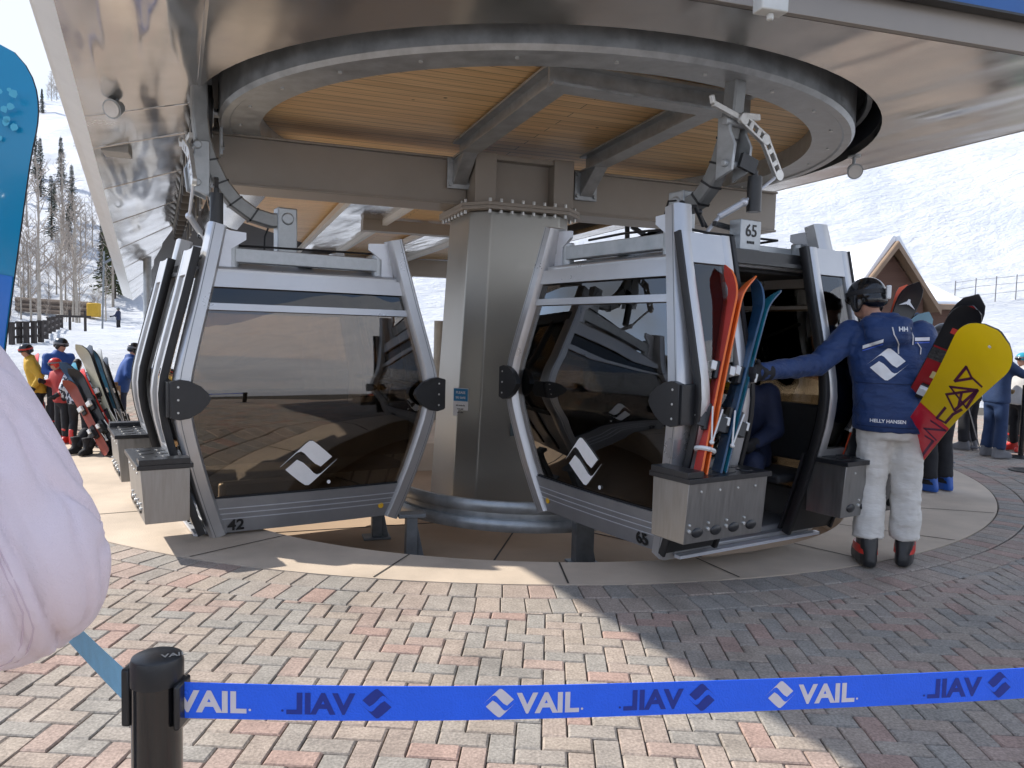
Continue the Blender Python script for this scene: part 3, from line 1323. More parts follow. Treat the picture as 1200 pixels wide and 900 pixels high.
def cabin(label, num, loc, rz, reach=.665):
    cb = thing("gondola_cabin", label, "gondola cabin", loc, rz)
    B = lambda mb, name, m, p=None, **k: mb.build(name, m, p or cb, **k)
    zs = [2.2 * i / 22 for i in range(23)]
    for sx in (1, -1):
        for sy in (1, -1):
            mb = MB()
            mb.sweep([V((sx * (ex_(z) - .01), sy * (hw(z) - .06), z)) for z in zs], (1, 0, 0), .15, .115, .32)
            po = B(mb, "corner_post", SILVER, smooth=50)
            mb = MB()
            mb.sweep([V((sx * (ex_(z) + .0655), sy * (hw(z) - .035), z)) for z in zs], (1, 0, 0), .003, .005, .3)
            B(mb, "post_groove", GALVD, po)
            # gusset to the roof frame
            mb = MB()
            mb.prism([(sx * (ex_(2.1) - .02), sy * (hw(2.18) - .1), 2.17), (sx * (ex_(2.1) - .02), sy * (hw(2.0) - .1), 1.90), (sx * (ex_(2.1) - .02), sy * (hw(2.0) - .20), 1.90),
                      (sx * (ex_(2.1) - .02), sy * (hw(2.0) - .20), 2.04), (sx * (ex_(2.1) - .02), sy * (hw(2.1) - .28), 2.11), (sx * (ex_(2.1) - .02), sy * (hw(2.1) - .28), 2.16)], (-sx * .025, 0, 0))
            B(mb, "gusset", SILVERW, po, smooth=0)
            # shield-shaped rubber corner bumper, wrapped round the post
            mb = MB()
            out = [(.02, .12), (.02, -.12), (-.04, -.135), (-.10, -.125), (-.17, -.085), (-.22, -.03), (-.235, .0), (-.22, .04), (-.17, .09), (-.10, .125), (-.04, .135)]
            mb.prism([(sx * (EXM + .05), sy * (.985 + a), 1.0 + b) for a, b in out], (sx * .045, 0, 0))
            mb.prism([(sx * (EXM + .08), sy * .975, .885), (sx * (EXM + .08), sy * .975, 1.115), (sx * (EXM - .12), sy * .975, 1.125), (sx * (EXM - .15), sy * .975, 1.08),
                      (sx * (EXM - .15), sy * .975, .92), (sx * (EXM - .12), sy * .975, .875)], (0, sy * .045, 0))
            mb.cur = 1
            for dz in (-.085, 0, .085):
                mb.cyl((sx * (EXM + .094), sy * .955, 1 + dz), (sx * (EXM + .098), sy * .955, 1 + dz), .008, n=8)
            B(mb, "corner_bumper", [BLACKP, BOLT], smooth=30, bevel=.012)
        # end windows
        def endp(z0, z1, inset=.10):
            return lambda a, b: V((sx * (ex_(z0 + (z1 - z0) * b) + .0 + .02 * (1 - (2 * a - 1) ** 2)), (2 * a - 1) * (hw(z0 + (z1 - z0) * b) - inset), z0 + (z1 - z0) * b))
        mb = MB()
        mb.sheet(endp(.275, 1.62), 12, 24, (sx * .006, 0, 0))
        wn = B(mb, "end_window", GLASS, smooth=40)
        mb = MB()
        for sy in (1, -1):
            mb.sweep([V((sx * (ex_(z) + .006), sy * (hw(z) - .108), z)) for z in zs if .27 < z < 1.64], (1, 0, 0), .02, .018, .3)
        mb.sheet(lambda a, b: endp(.268, .292)(a, b) + V((sx * .004, 0, 0)), 12, 1, (sx * .010, 0, 0))
        B(mb, "window_gasket", BLACK, wn, smooth=40)
        mb = MB()
        mb.sheet(endp(1.645, 1.775), 12, 1, (sx * .006, 0, 0))
        B(mb, "vent_window", GLASSV, smooth=40)
        mb = MB()
        mb.sheet(endp(1.605, 1.652, .095), 12, 1, (sx * .025, 0, 0))
        B(mb, "window_bar", SILVER, smooth=40)
        mb = MB()
        mb.sheet(endp(1.765, 1.87, .09), 12, 2, (sx * .035, 0, 0))
        B(mb, "top_rail", SILVER, smooth=40)
        mb = MB()
        mb.sheet(endp(.02, .28, .09), 12, 4, (sx * .03, 0, 0))
        sk = B(mb, "skirt_panel", SKIRT, smooth=40)
        mb = MB()
        for z in (.125, .165, .205):
            g = endp(z - .003, z + .003, .10)
            mb.sheet(lambda a, b: g(a, b) + V((sx * .029, 0, 0)), 12, 1, (sx * .004, 0, 0))
        B(mb, "skirt_bead", SILVERW, sk)
        # number and round logo on this end
        ex = V((0, sx, 0))
        g = text2d(num, .115, .025)
        o, tz = efr(sx, .60 if sx < 0 else .57 - g[2], .04)
        o += V((sx * .042, 0, 0))
        decal("cabin_number", g, o, ex, tz, DECALK, sk, world=False, th=.004)
        mb = MB()
        q, tz = efr(sx, -.56, .11)
        mb.cyl(q + V((sx * .030, 0, 0)), q + V((sx * .042, 0, 0)), .022, n=16)
        B(mb, "round_marker", YELLOWD, sk)
        q, tz = efr(sx, .04 * (1 if sx < 0 else -1), .50)
        lg_ = decal("window_logo", logo2d(.40), q + V((sx * .031, 0, 0)), ex, tz, DECALW, wn, world=False, th=.004)
        mb = MB()
        q2 = q + V((sx * .031, 0, 0)) + ex * .16 - tz * .16
        mb.cyl(q2, q2 + V((sx * .004, 0, 0)), .014, n=10)
        B(mb, "logo_dot", DECALW, wn)
    # floor, roof, roof frame
    mb = MB()
    mb.box((0, 0, .05), (1.30, 1.38, .08))
    mb.box((0, .70, .03), (1.3, .09, .05))
    B(mb, "floor", SKIRT, bevel=.01)
    mb = MB()
    mb.cur = 0
    mb.loft([[V((sxx * (ex_(1.9) - .0), syy * hw(2.0) * .93, 1.86)) for sxx, syy in ((1, 1), (-1, 1), (-1, -1), (1, -1))],
             [V((sxx * (ex_(1.9) - .0), syy * hw(2.0) * .93, 1.90)) for sxx, syy in ((1, 1), (-1, 1), (-1, -1), (1, -1))],
             [V((sxx * (ex_(1.9) - .18), syy * .55, 1.95)) for sxx, syy in ((1, 1), (-1, 1), (-1, -1), (1, -1))]])
    mb.cur = 1
    mb.box((0, 0, 1.845), (1.32, 1.36, .025))
    B(mb, "roof", [SILVER, DARK], smooth=0, bevel=.01)
    mb = MB()
    for sx in (1, -1):
        mb.bar((sx * .62, -.62, 2.0), (sx * .62, .62, 2.0), .08, .10)
        for sy in (1, -1):
            mb.cyl((sx * .62, sy * .55, 1.9), (sx * .62, sy * .55, 2.08), .045, n=14)
            mb.bar((sx * .62, sy * .60, 2.03), (sx * .655, sy * .66, 2.03), .05, .06)
    for sy in (1, -1):
        mb.bar((-.58, sy * .50, 2.005), (.58, sy * .50, 2.005), .07, .08)
    mb.bar((-.58, 0, 2.0), (.58, 0, 2.0), .12, .10)
    B(mb, "roof_frame", GALV, smooth=30, bevel=.006)
    mb = MB()
    mb.tube([(.62, -.3, 2.08), (.63, .1, 2.09), (.62, .35, 2.085), (.62, .6, 2.07)], .009, 6)
    mb.tube([(.1, .04, 2.38), (.2, .07, 2.36), (.26, .1, 2.25), (.28, .1, 2.03)], .008, 6)
    mb.tube([(-.62, -.6, 2.09), (-.4, .55, 2.09), (.3, .56, 2.08), (.62, .6, 2.09)], .009, 6)
    B(mb, "roof_cable", BLACK)
    mb = MB()
    mb.bar((-.10, .47, 2.14), (.18, .50, 2.16), .03, .03)
    mb.cyl((.3, .52, 2.13), (.42, .56, 2.24), .014, n=8)
    mb.cyl((.42, .56, 2.24), (.52, .56, 2.23), .012, n=8)
    mb.ball((.54, .56, 2.24), .025, 10, 7)
    mb.cyl((.25, .5, 2.13), (.36, .54, 2.20), .011, n=8)
    mb.ball((.37, .55, 2.21), .02, 10, 7)
    B(mb, "door_linkage", BLACKP)
    mb = MB()
    mb.box((-.04, .575, 2.09), (.20, .10, .20))
    pl = B(mb, "number_plate", GALV, bevel=.005)
    g = text2d(num, .115, .01)
    decal("plate_number", g, V((-.04 + g[2] / 2, .6265, 2.08)), (-1, 0, 0), Z, DECALK, pl, world=False, th=.002)
    mb = MB()
    for i in range(5):
        mb.box((-.07 + i * .015, .6265, 2.04), (.009, .003, .018))
    B(mb, "plate_marks", DECALK, pl, smooth=0)
    # hanger arm
    mb = MB()
    mb.box((0, 0, 2.24), (.13, .16, .44))
    mb.cyl((-.08, 0, 2.37), (.08, 0, 2.37), .05, n=16)
    B(mb, "hanger_bracket", GALV, bevel=.012)
    kq = reach / .665
    path = [(0, y_ * kq, z_) for y_, z_ in ((.0, 2.36), (.12, 2.35), (.26, 2.38), (.40, 2.47), (.51, 2.60), (.59, 2.76), (.64, 2.92), (.66, 3.08), (.665, 3.42))]
    ry = reach - .665
    mb = MB()
    mb.sweep(path, (1, 0, 0), .105, .115, .22)
    mb.cur = 1
    for k in (2, 3, 4, 5):
        a, b = V(path[k]), V(path[k + 1])
        d = (b - a).normalized()
        mb.sweep([a - d * .007, a + d * .007], (1, 0, 0), .118, .128, .2)
    B(mb, "hanger_arm", [HANG, BLACKP], smooth=40)
    mb = MB()
    mb.prism([(-.09, .60, 2.50), (-.09, .74, 2.55), (-.09, .76, 2.72), (-.09, .71, 2.82), (-.09, .71, 2.92), (-.09, .60, 2.92), (-.09, .60, 2.8)], (.02, 0, 0))
    mb.prism([(.065, .60, 2.50), (.065, .74, 2.55), (.065, .76, 2.72), (.065, .71, 2.82), (.065, .71, 2.92), (.065, .60, 2.92), (.065, .60, 2.8)], (.025, 0, 0))
    mb.cyl((-.12, .69, 2.88), (.12, .69, 2.88), .03, n=12)
    mb.cyl((-.12, .69, 2.60), (.12, .69, 2.60), .025, n=12)
    mb.v = [p_ + V((0, ry, -.03)) for p_ in mb.v]
    B(mb, "grip_plate", GALV, bevel=.006)
    mb = MB()
    # slotted lever: outline with slots cut as separate bars
    LV = [(.115, -.02), (.10, .0)]
    pts = [V((.02, .76, 3.10)), V((-.24, .76, 2.98)), V((-.42, .76, 2.72))]
    for a, b in zip(pts, pts[1:]):
        d = (b - a).normalized()
        q = V((0, 1, 0)).cross(d)
        for s in (-1, 1):
            mb.obox(a + q * (s * .035 - .011) - V((0, .015, 0)), d * (b - a).length, q * .022, V((0, .03, 0)))
        L_ = (b - a).length
        for t in (0, .32, .66, 1):
            mb.obox(a + d * (t * L_ - .02) - q * .03 - V((0, .0145, 0)), d * .045, q * .06, V((0, .029, 0)))
    for p_ in pts:
        mb.cyl(p_ - V((0, .017, 0)), p_ + V((0, .017, 0)), .048, n=14)
    mb.bar((.34, .745, 3.17), (0, .745, 3.10), .03, .045)
    mb.bar((.34, .745, 3.17), (.36, .745, 3.23), .03, .03)
    mb.bar((.02, .745, 3.13), (-.18, .745, 3.15), .03, .05)
    mb.v = [V((p_.x * .85, p_.y + ry, 2.86 + (p_.z - 3.10) * .85)) for p_ in mb.v]
    B(mb, "grip_lever", BOLT, bevel=.004)
    mb = MB()
    mb.cyl((-.357, .76 + ry, 2.537), (-.05, .74 + ry, 2.32), .012, n=10)
    mb.ball((-.05, .74 + ry, 2.32), .03, 10, 7)
    mb.cyl((-.05, .74 + ry, 2.32), (.08, .64 + ry, 2.22), .024, n=10)
    mb.cyl((.08, .64 + ry, 2.22), (.28, .5, 2.06), .013, n=8)
    B(mb, "link_rod", SILVERW)
    mb = MB()
    mb.cyl((-.13, .56, 2.50), (-.13, .56, 2.26), .05, n=14)
    mb.cyl((-.13, .56, 2.54), (-.13, .56, 2.5), .02, n=8)
    mb.bar((-.13, .56, 2.56), (0, .54, 2.60), .03, .1)
    B(mb, "damper", BLACKP)
    # benches and inner panels
    for sx in (1, -1):
        mb = MB()
        mb.box((sx * .50, 0, .42), (.42, 1.5, .06))
        mb.box((sx * .70, 0, .72), (.07, 1.6, .42), rot=None)
        mb.bar((sx * .5, -.5, .1), (sx * .5, -.5, .4), .04, .04)
        mb.bar((sx * .5, .5, .1), (sx * .5, .5, .4), .04, .04)
        B(mb, "bench", DARK, bevel=.02)
    # far side wall (y negative): window band and panel
    mb = MB()
    mb.sheet(lambda a, b: V(((2 * a - 1) * .70, -(hw(.05 + .57 * b) - .02), .05 + .57 * b)), 1, 6, (0, .02, 0))
    B(mb, "side_panel", SKIRT)
    mb = MB()
    mb.sheet(lambda a, b: V(((2 * a - 1) * .70, -(hw(.62 + 1.24 * b) - .03), .62 + 1.24 * b)), 1, 12, (0, .008, 0))
    B(mb, "side_window", GLASSC, smooth=40)
    mb = MB()
    for xx in (-.36, 0., .36):
        mb.sweep([V((xx, -(hw(z) - .02), z)) for z in zs if .05 <= z <= 1.95], (1, 0, 0), .07, .04, .3)
    mb.bar((-.72, -hw(1.9) + .02, 1.9), (.72, -hw(1.9) + .02, 1.9), .05, .1)
    mb.bar((-.72, -hw(.62) + .02, .62), (.72, -hw(.62) + .02, .62), .05, .06)
    mb.tube([(-.7, -hw(1.05) + .08, 1.05), (.7, -hw(1.05) + .08, 1.05)], .018, 8)
    B(mb, "side_frame", BLACKP)
    # door header and threshold on the open side
    mb = MB()
    mb.bar((-.74, hw(1.93) - .03, 1.93), (.74, hw(1.93) - .03, 1.93), .05, .07)
    mb.bar((-.74, hw(2.0) + .03, 1.885), (.74, hw(2.0) + .03, 1.885), .03, .025)
    B(mb, "door_track", BLACKP)
    mb = MB()
    mb.bar((-.68, .79, .02), (.68, .79, .02), .05, .02)
    B(mb, "step_edge", SILVERW)
    # fixed side windows behind the parked leaves
    for k in (1, -1):
        mb = MB()
        mb.sheet(lambda a, b: V((k * (.42 + .32 * a), hw(.62 + 1.24 * b) - .035, .62 + 1.24 * b)), 1, 12, (0, -.008, 0))
        B(mb, "side_window", GLASSC, smooth=40)
        mb = MB()
        mb.sheet(lambda a, b: V((k * (.38 + .36 * a), hw(.05 + .57 * b) - .03, .05 + .57 * b)), 1, 6, (0, -.02, 0))
        B(mb, "side_panel", DARK)
    # the two sliding leaves, parked open
    for k in (1, -1):
        x0, x1 = .36, .80
        yo = .055
        mb = MB()
        lz = [.62 + (2.02 - .62) * i / 14 for i in range(15)]
        for xx in (x0 + .065, x1 - .035):
            mb.sweep([V((k * xx, hw(z) + yo, z)) for z in lz], (1, 0, 0), .075, .04, .25)
        mb.sheet(lambda a, b: V((k * (x0 + .03 + (x1 - x0 - .03) * a), hw(1.84 + .18 * b) + yo - .018, 1.84 + .18 * b)), 1, 4, (0, .035, 0))
        mb.sheet(lambda a, b: V((k * (x0 + .03 + (x1 - x0 - .03) * a), hw(.60 + .06 * b) + yo - .018, .60 + .06 * b)), 1, 1, (0, .036, 0))
        d = B(mb, "door", SILVER, smooth=40)
        mb = MB()
        mb.sheet(lambda a, b: V((k * (x0 + .09 + (x1 - x0 - .15) * a), hw(.65 + 1.2 * b) + yo - .004, .65 + 1.2 * b)), 1, 12, (0, .006, 0))
        B(mb, "door_window", GLASSC, d, smooth=40)
        mb = MB()
        mb.sheet(lambda a, b: V((k * (x0 + .03 + (x1 - x0 - .03) * a), hw(.06 + .54 * b) + yo - .02, .06 + .54 * b)), 1, 6, (0, .03, 0))
        B(mb, "door_panel", BLACKP, d, smooth=40)
        mb = MB()
        mb.sweep([V((k * (x0 + .0), hw(z) + yo - .01, z)) for z in [.05 + 1.97 * i / 18 for i in range(19)]], (1, 0, 0), .038, .06, .3)
        mb.sweep([V((k * (x1 + .012), hw(z) + yo, z)) for z in [.05 + 1.97 * i / 18 for i in range(19)]], (1, 0, 0), .02, .05, .3)
        B(mb, "door_seal", BLACK, d, smooth=40)
        # ski rack box
        c0, c1 = .38, (1.02 if k > 0 else 1.12)
        yb = hw(.35) + .10
        mb = MB()
        mb.prism([(k * c0, yb - .02, .58), (k * c0, yb + .27, .58), (k * c0, yb + .243, .235), (k * c0, yb - .02, .235)], (k * (c1 - c0), 0, 0))
        mb.cur = 1
        mb.obox((k * (c0 - .015), yb - .04, .582), (k * (c1 - c0 + .03), 0, 0), (0, .33, 0), (0, 0, .03))
        for i in range(4):
            cx = k * (c0 + .10 + i * .147)
            mb.cyl((cx, yb + .06, .60), (cx, yb + .06, .616), .052, n=14)
            mb.cyl((cx, yb + .18, .60), (cx, yb + .18, .616), .052, n=14)
        mb.obox((k * (c1 - .10), yb - .02, .613), (k * .12, 0, 0), (0, .30, 0), (0, 0, .035))
        for i in range(4):
            cx = k * (c0 + .10 + i * .147)
            mb.ball((cx, yb + .248, .295), (.046, .012, .03), 14, 7)
        mb.cur = 2
        for i in range(4):
            cx = k * (c0 + .10 + i * .147)
            mb.cyl((cx, yb + .262, .53), (cx, yb + .272, .53), .008, n=8)
            mb.cyl((cx + k * .07, yb + .250, .345), (cx + k * .07, yb + .263, .345), .008, n=8)
            mb.cyl((cx + k * .07, yb + .246, .31), (cx + k * .07, yb + .261, .31), .011, n=8)
        B(mb, "ski_box", [STEELB, BLACKP, BOLT], d, smooth=30, bevel=.004)
    # lower sill under the ski boxes and the catch seen in the doorway
    mb = MB()
    mb.box((.0, .62, .03), (1.34, .20, .055))
    B(mb, "sill", SKIRT, bevel=.01)
    mb = MB()
    mb.box((-.30, .45, .40), (.06, .22, .18))
    mb.cyl((-.30, .55, .17), (-.30, .55, .30), .03, n=10)
    mb.box((-.28, .55, .16), (.09, .06, .07))
    B(mb, "door_latch", SILVERW, bevel=.015)
    return cb


d65 = V((.53, -.85, 0)).normalized()
d42 = V((-.845, -.53, 0)).normalized()


def rz_of(d):   # local +Y -> d
    return math.atan2(d.y, d.x) - math.pi / 2


c42 = cabin("silver gondola cabin marked 42, its logo window facing the brick plaza left of the pillar", "42", (-1.88, 6.33, .0), rz_of(d42))
c65 = cabin("silver gondola cabin marked 65, skis in its rack, open doors right of the pillar", "65", (1.22, 5.75, .11), rz_of(d65), .47)
M65 = MAT[c65.name]
M42 = MAT[c42.name]
# ================================================================== PEOPLE
SKIN = mat("skin", (.50, .27, .19), .5, 0, .08, 20)
NAVY = mat("blue_jacket_cloth", (.007, .033, .125), .6, 0, .12, 5, .55, 9, sheen=.1, stretch=(1, 1, 2.2), bd=.035)
GREYP = mat("light_grey_trousers", (.66, .635, .585), .75, 0, .03, 5, .55, 7, stretch=(1, 1, 2.4), bd=.03)
PINK = mat("pale_pink_cloth", (.78, .66, .705), .8, 0, .03, 3, .45, 420, sheen=.15, bd=.003)
BLK = mat("black_cloth", (.013, .013, .016), .8, 0, .2, 12, .2, 40)
NAVYD = mat("dark_navy_cloth", (.010, .018, .055), .75, 0, .15, 8, .25, 40)
NAVYT = mat("navy_trousers", (.013, .035, .10), .75, 0, .15, 8, .25, 40)
HELM = mat("black_helmet_shell", (.010, .010, .011), .18, 0, .2, 10, coat=.3)
REDP = mat("red_plastic", (.55, .03, .02), .35, 0, .1, 10)
WHITEP = mat("white_plastic", (.72, .72, .70), .35, 0, .05, 10)
GREENH = mat("green_helmet", (.02, .40, .10), .3, 0, .1, 10)
BLUEK = mat("bright_blue_cloth", (.02, .075, .28), .7, 0, .12, 10)
YELC = mat("yellow_cloth", (.55, .33, .03), .7, 0, .1, 10)
REDC = mat("red_cloth", (.36, .03, .028), .7, 0, .1, 10)
GREYC = mat("grey_cloth", (.18, .18, .19), .8, 0, .15, 10)
WHITEC = mat("off_white_cloth", (.62, .60, .58), .8, 0, .08, 10)
GOLDG = mat("tan_leather", (.30, .17, .05), .5, 0, .15, 20)


def camo_mat():
    m = mat("camo_cloth", (.55, .56, .58), .8)
    N = m.node_tree.nodes
    n = [x for x in N if x.type == 'TEX_NOISE'][0]
    n.inputs["Scale"].default_value = 14
    mr = [x for x in N if x.type == 'MAP_RANGE'][0]
    mr.inputs[1].default_value, mr.inputs[2].default_value = .50, .52
    mx = [x for x in N if x.type == 'MIX'][0]
    mx.inputs[6].default_value = (.03, .035, .05, 1)
    mx.inputs[7].default_value = (.62, .64, .68, 1)
    return m


CAMO = camo_mat()


def organic(mb, name, m, parent, vox=.014, sm=6, disp=0., dsize=.1, fac=.5):
    o = mb.build(name, m, parent, smooth=180)
    r = o.modifiers.new("remesh", 'REMESH')
    r.mode = 'VOXEL'
    r.voxel_size = vox
    r.use_smooth_shade = True
    if sm:
        s = o.modifiers.new("smooth", 'SMOOTH')
        s.iterations = sm
        s.factor = fac
    if disp:
        t = bpy.data.textures.new("folds", 'CLOUDS')
        t.noise_scale = dsize
        t.noise_depth = 2
        d = o.modifiers.new("folds", 'DISPLACE')
        d.texture = t
        d.strength = disp
        d.mid_level = .5
    return o


def ell(c, rx, ry, n=20, rot=None, p=2.4):
    pts = []
    for i in range(n):
        a = 2 * math.pi * i / n
        ca, sa = math.cos(a), math.sin(a)
        q = V((rx * math.copysign(abs(ca) ** (2 / p), ca), ry * math.copysign(abs(sa) ** (2 / p), sa), 0))
        pts.append(V(c) + (rot @ q if rot else q))
    return pts


def hand(mb, wrist, d, nrm, s=1., fat=1., curl=.6, side=1):
    """palm plus four bent fingers and a thumb leaving the side of the palm. d = finger direction, nrm = palm normal"""
    d = V(d).normalized()
    nrm = (V(nrm) - d * V(nrm).dot(d)).normalized()
    x = d.cross(nrm) * side
    W_ = V(wrist)
    pc = W_ + d * .05 * s
    rm = Matrix((x, nrm, d)).transposed()
    mb.ball(pc, (.042 * s * fat, .018 * s * fat, .055 * s), rot=rm)
    for i, (off, L1, L2) in enumerate(((-.030, .040, .034), (-.010, .045, .040), (.010, .043, .038), (.029, .034, .028))):
        b = W_ + d * .092 * s + x * off * s
        d1 = (d * math.cos(curl) + nrm * math.sin(curl)).normalized()
        d2 = (d * math.cos(curl * 2.3) + nrm * math.sin(curl * 2.3)).normalized()
        m1 = b + d1 * L1 * s
        mb.cone(b - d * .02 * s, m1, .0105 * s * fat, .0095 * s * fat, 8)
        mb.cone(m1, m1 + d2 * L2 * s, .0095 * s * fat, .008 * s * fat, 8)
    tb = W_ + d * .035 * s - x * .036 * s
    t1 = tb + (d * .6 - x * .7 + nrm * .35).normalized() * .038 * s
    mb.cone(tb, t1, .013 * s * fat, .011 * s * fat, 8)
    mb.cone(t1, t1 + (d * .75 - x * .1 + nrm * .6).normalized() * .034 * s, .011 * s * fat, .009 * s * fat, 8)


def ski_boot(mb, ankle, yaw, s=1., tilt=.2):
    f = V((-math.sin(yaw), math.cos(yaw), 0))
    x = V((f.y, -f.x, 0))
    base = V((ankle[0], ankle[1], 0)) + V((0, 0, ankle[2] - .10 * s))

    def ring(c, rx, ry):
        return [base + x * p.x + f * p.y + Z * p.z for p in ell(c, rx, ry, 14, p=3)]
    mb.loft([ring((0, .05 * s, .0), .050 * s, .155 * s), ring((0, .05 * s, .035 * s), .052 * s, .158 * s), ring((0, .045 * s, .08 * s), .052 * s, .145 * s),
             ring((0, .0, .12 * s), .055 * s, .09 * s), ring((0, .0, .2 * s), .056 * s, .075 * s), ring((0, .03 * s, .31 * s), .062 * s, .082 * s)])


def person(label, loc, rz, H=1.75, group=None, jacket=BLK, trousers=BLK, helmet=HELM, boots=BLK, glove=BLK, hair=None,
           arms=None, legs=None, head=(0., 0.), vox=.02, bulk=1., lean=(0, 0), hood=False, seated=None, goggles=None, hem=.84, collar=True, disp=.012, pack=None, cuffz=.2, headoff=0., folds=.09):
    s = H / 1.8
    t = thing("person", label, "person", loc, rz, group)
    arms = arms or {}
    legs = legs or {}
    dz = 0 if seated is None else seated / s - .93
    LX, LY = lean    # shift of the shoulders relative to the hips

    def U(p):        # lean the upper body
        p = V(p)
        k = max(0, (p.z - .93) / .5)
        return V((p.x + LX * k, p.y + LY * k, p.z - .06 * (LX * LX + LY * LY) * k + dz)) * s

    sh = {-1: U((-.195, 0, 1.43)), 1: U((.195, 0, 1.43))}
    el, wr = {}, {}
    for k in (-1, 1):
        e, w_ = arms.get(k, ((k * .29, -.04, 1.16), (k * .30, .10, .92)))
        el[k], wr[k] = V(e) * s + V((0, 0, dz * s)), V(w_) * s + V((0, 0, dz * s))
    hip = {k: V((k * .095, 0, .92 + dz)) * s for k in (-1, 1)}
    kn, an = {}, {}
    for k in (-1, 1):
        a, b = legs.get(k, ((k * .115, .02, .51), (k * .125, -.01, .11)))
        kn[k], an[k] = V(a) * s, V(b) * s
    nk = U((0, -.005, 1.50))
    hr = Matrix.Rotation(head[0], 3, 'Z') @ Matrix.Rotation(head[1], 3, 'X')
    hc = nk + V((headoff, 0, 0)) + hr @ V((0, .025, .155)) * s

    def Hh(p):
        return hc + hr @ (V(p) * s)
    # continuous body: head with features, neck, trunk, limbs and hands
    mb = MB()
    mb.ball(hc, (.074 * s, .094 * s, .108 * s), 18, 12, rot=hr)
    mb.ball(Hh((0, .03, -.055)), (.055 * s, .062 * s, .062 * s), rot=hr)
    mb.cone(Hh((0, .088, .015)), Hh((0, .112, -.022)), .009 * s, .014 * s, 8)
    mb.ball(Hh((0, .083, -.062)), (.026 * s, .012 * s, .011 * s), rot=hr)
    mb.ball(Hh((0, .085, .03)), (.05 * s, .014 * s, .012 * s), rot=hr)
    for k in (-1, 1):
        mb.ball(Hh((k * .076, -.002, -.01)), (.012 * s, .022 * s, .034 * s), rot=hr)
    mb.cone(nk - V((0, 0, .05)) * s, hc - V((0, 0, .03)) * s, .056 * s, .052 * s)
    mb.loft([ell(U((0, 0, z)), rx * s, ry * s) for z, rx, ry in ((.86, .13, .09), (1.0, .14, .1), (1.2, .15, .1), (1.4, .15, .09), (1.5, .06, .05))])
    for k in (-1, 1):
        mb.cone(sh[k] - V((k * .03, 0, .02)) * s, el[k], .05 * s, .042 * s)
        mb.cone(el[k], wr[k], .042 * s, .028 * s)
        mb.cone(hip[k], kn[k], .075 * s, .055 * s)
        mb.cone(kn[k], an[k], .055 * s, .04 * s)
        mb.cone(hip[k], U((0, 0, 1.0)), .08 * s, .09 * s)
    organic(mb, "body", SKIN, t, min(vox, .013 if vox < .018 else .02), 3)
    # eyes
    if vox < .02:
        for k in (-1, 1):
            mb = MB()
            mb.ball(Hh((k * .03, .088, .008)), .0095 * s, 8, 6)
            mb.build("eye", DECALK, t)
    # jacket
    mb = MB()
    b = bulk
    rg = [(hem, .205 * b, .150 * b), (hem + .03, .212 * b, .155 * b), (.98, .205 * b, .150 * b), (1.12, .198 * b, .142 * b), (1.27, .208 * b, .146 * b), (1.38, .210 * b, .135 * b), (1.45, .165 * b, .115 * b), (1.50, .10, .09)]
    mb.loft([ell(U((0, 0, z)), rx * s, ry * s, 24) for z, rx, ry in rg])
    if collar:
        mb.loft([ell(nk + V((0, -.005, z)) * s, r_ * s, (r_ + .005) * s, 16) for z, r_ in ((-.06, .10), (0, .085), (.065, .082))])
    if hood:
        mb.ball(U((0, -.125, 1.44)), (.135 * s, .07 * s, .095 * s), rot=Matrix.Rotation(-.35, 3, 'X'))
        mb.ball(U((-.07, -.09, 1.50)), (.08 * s, .07 * s, .05 * s))
        mb.ball(U((.07, -.09, 1.50)), (.08 * s, .07 * s, .05 * s))
    for k in (-1, 1):
        mb.ball(sh[k], .088 * s * b, 14, 9)
        mb.cone(sh[k], el[k], .083 * s * b, .068 * s * b)
        mb.cone(el[k], wr[k], .067 * s * b, .050 * s * b)
        mb.cone(sh[k], U((k * .10, 0, 1.40)), .085 * s, .1 * s)
        if seated is not None:
            mb.cone(sh[k] * .5 + hip[k] * .5, hip[k], .1 * s, .12 * s)
    jk = organic(mb, "jacket", jacket, t, vox, 5, disp, folds)
    # trousers
    mb = MB()
    mb.loft([ell(V((0, 0, z + dz)) * s, rx * s, ry * s, 20) for z, rx, ry in ((.80, .165, .13), (.86, .185, .14), (.96, .185, .14), (1.0, .17, .125))])
    for k in (-1, 1):
        mb.cone(hip[k] - V((0, 0, .03)) * s, kn[k], .108 * s, .088 * s)
        kd = (an[k] - kn[k])
        end = kn[k] + kd * (1 - cuffz * .38)
        mb.cyl(kn[k], end, .088 * s, .092 * s, 14)
        mb.ball(kn[k], .09 * s, 12, 8)
    organic(mb, "trousers", trousers, t, vox, 5, disp, .08)
    # boots
    for k in (-1, 1):
        mb = MB()
        yaw = legs.get(("yaw", k), k * -.12)
        ski_boot(mb, an[k], yaw, s)
        bo = organic(mb, "boot", boots[0] if isinstance(boots, tuple) else boots, t, max(.010, vox * .6), 2)
        if isinstance(boots, tuple):
            mb = MB()
            f = V((-math.sin(yaw), math.cos(yaw), 0))
            x = V((f.y, -f.x, 0))
            base = V((an[k].x, an[k].y, an[k].z - .1 * s))
            mb.loft([[base + x * p.x + f * p.y + Z * p.z for p in ell((0, .03 * s, zz * s), .060 * s, (.125 - .3 * (zz - .05)) * s, 14, p=3)] for zz in (.075, .125)])
            mb.cur = 1
            for zz in (.16, .22, .28):
                mb.obox(base + x * k * .048 * s + f * .02 * s + Z * zz * s, x * k * .016 * s, f * .05 * s, Z * .016 * s)
            mb.build("boot_trim", [boots[1], WHITEP], t, smooth=40)
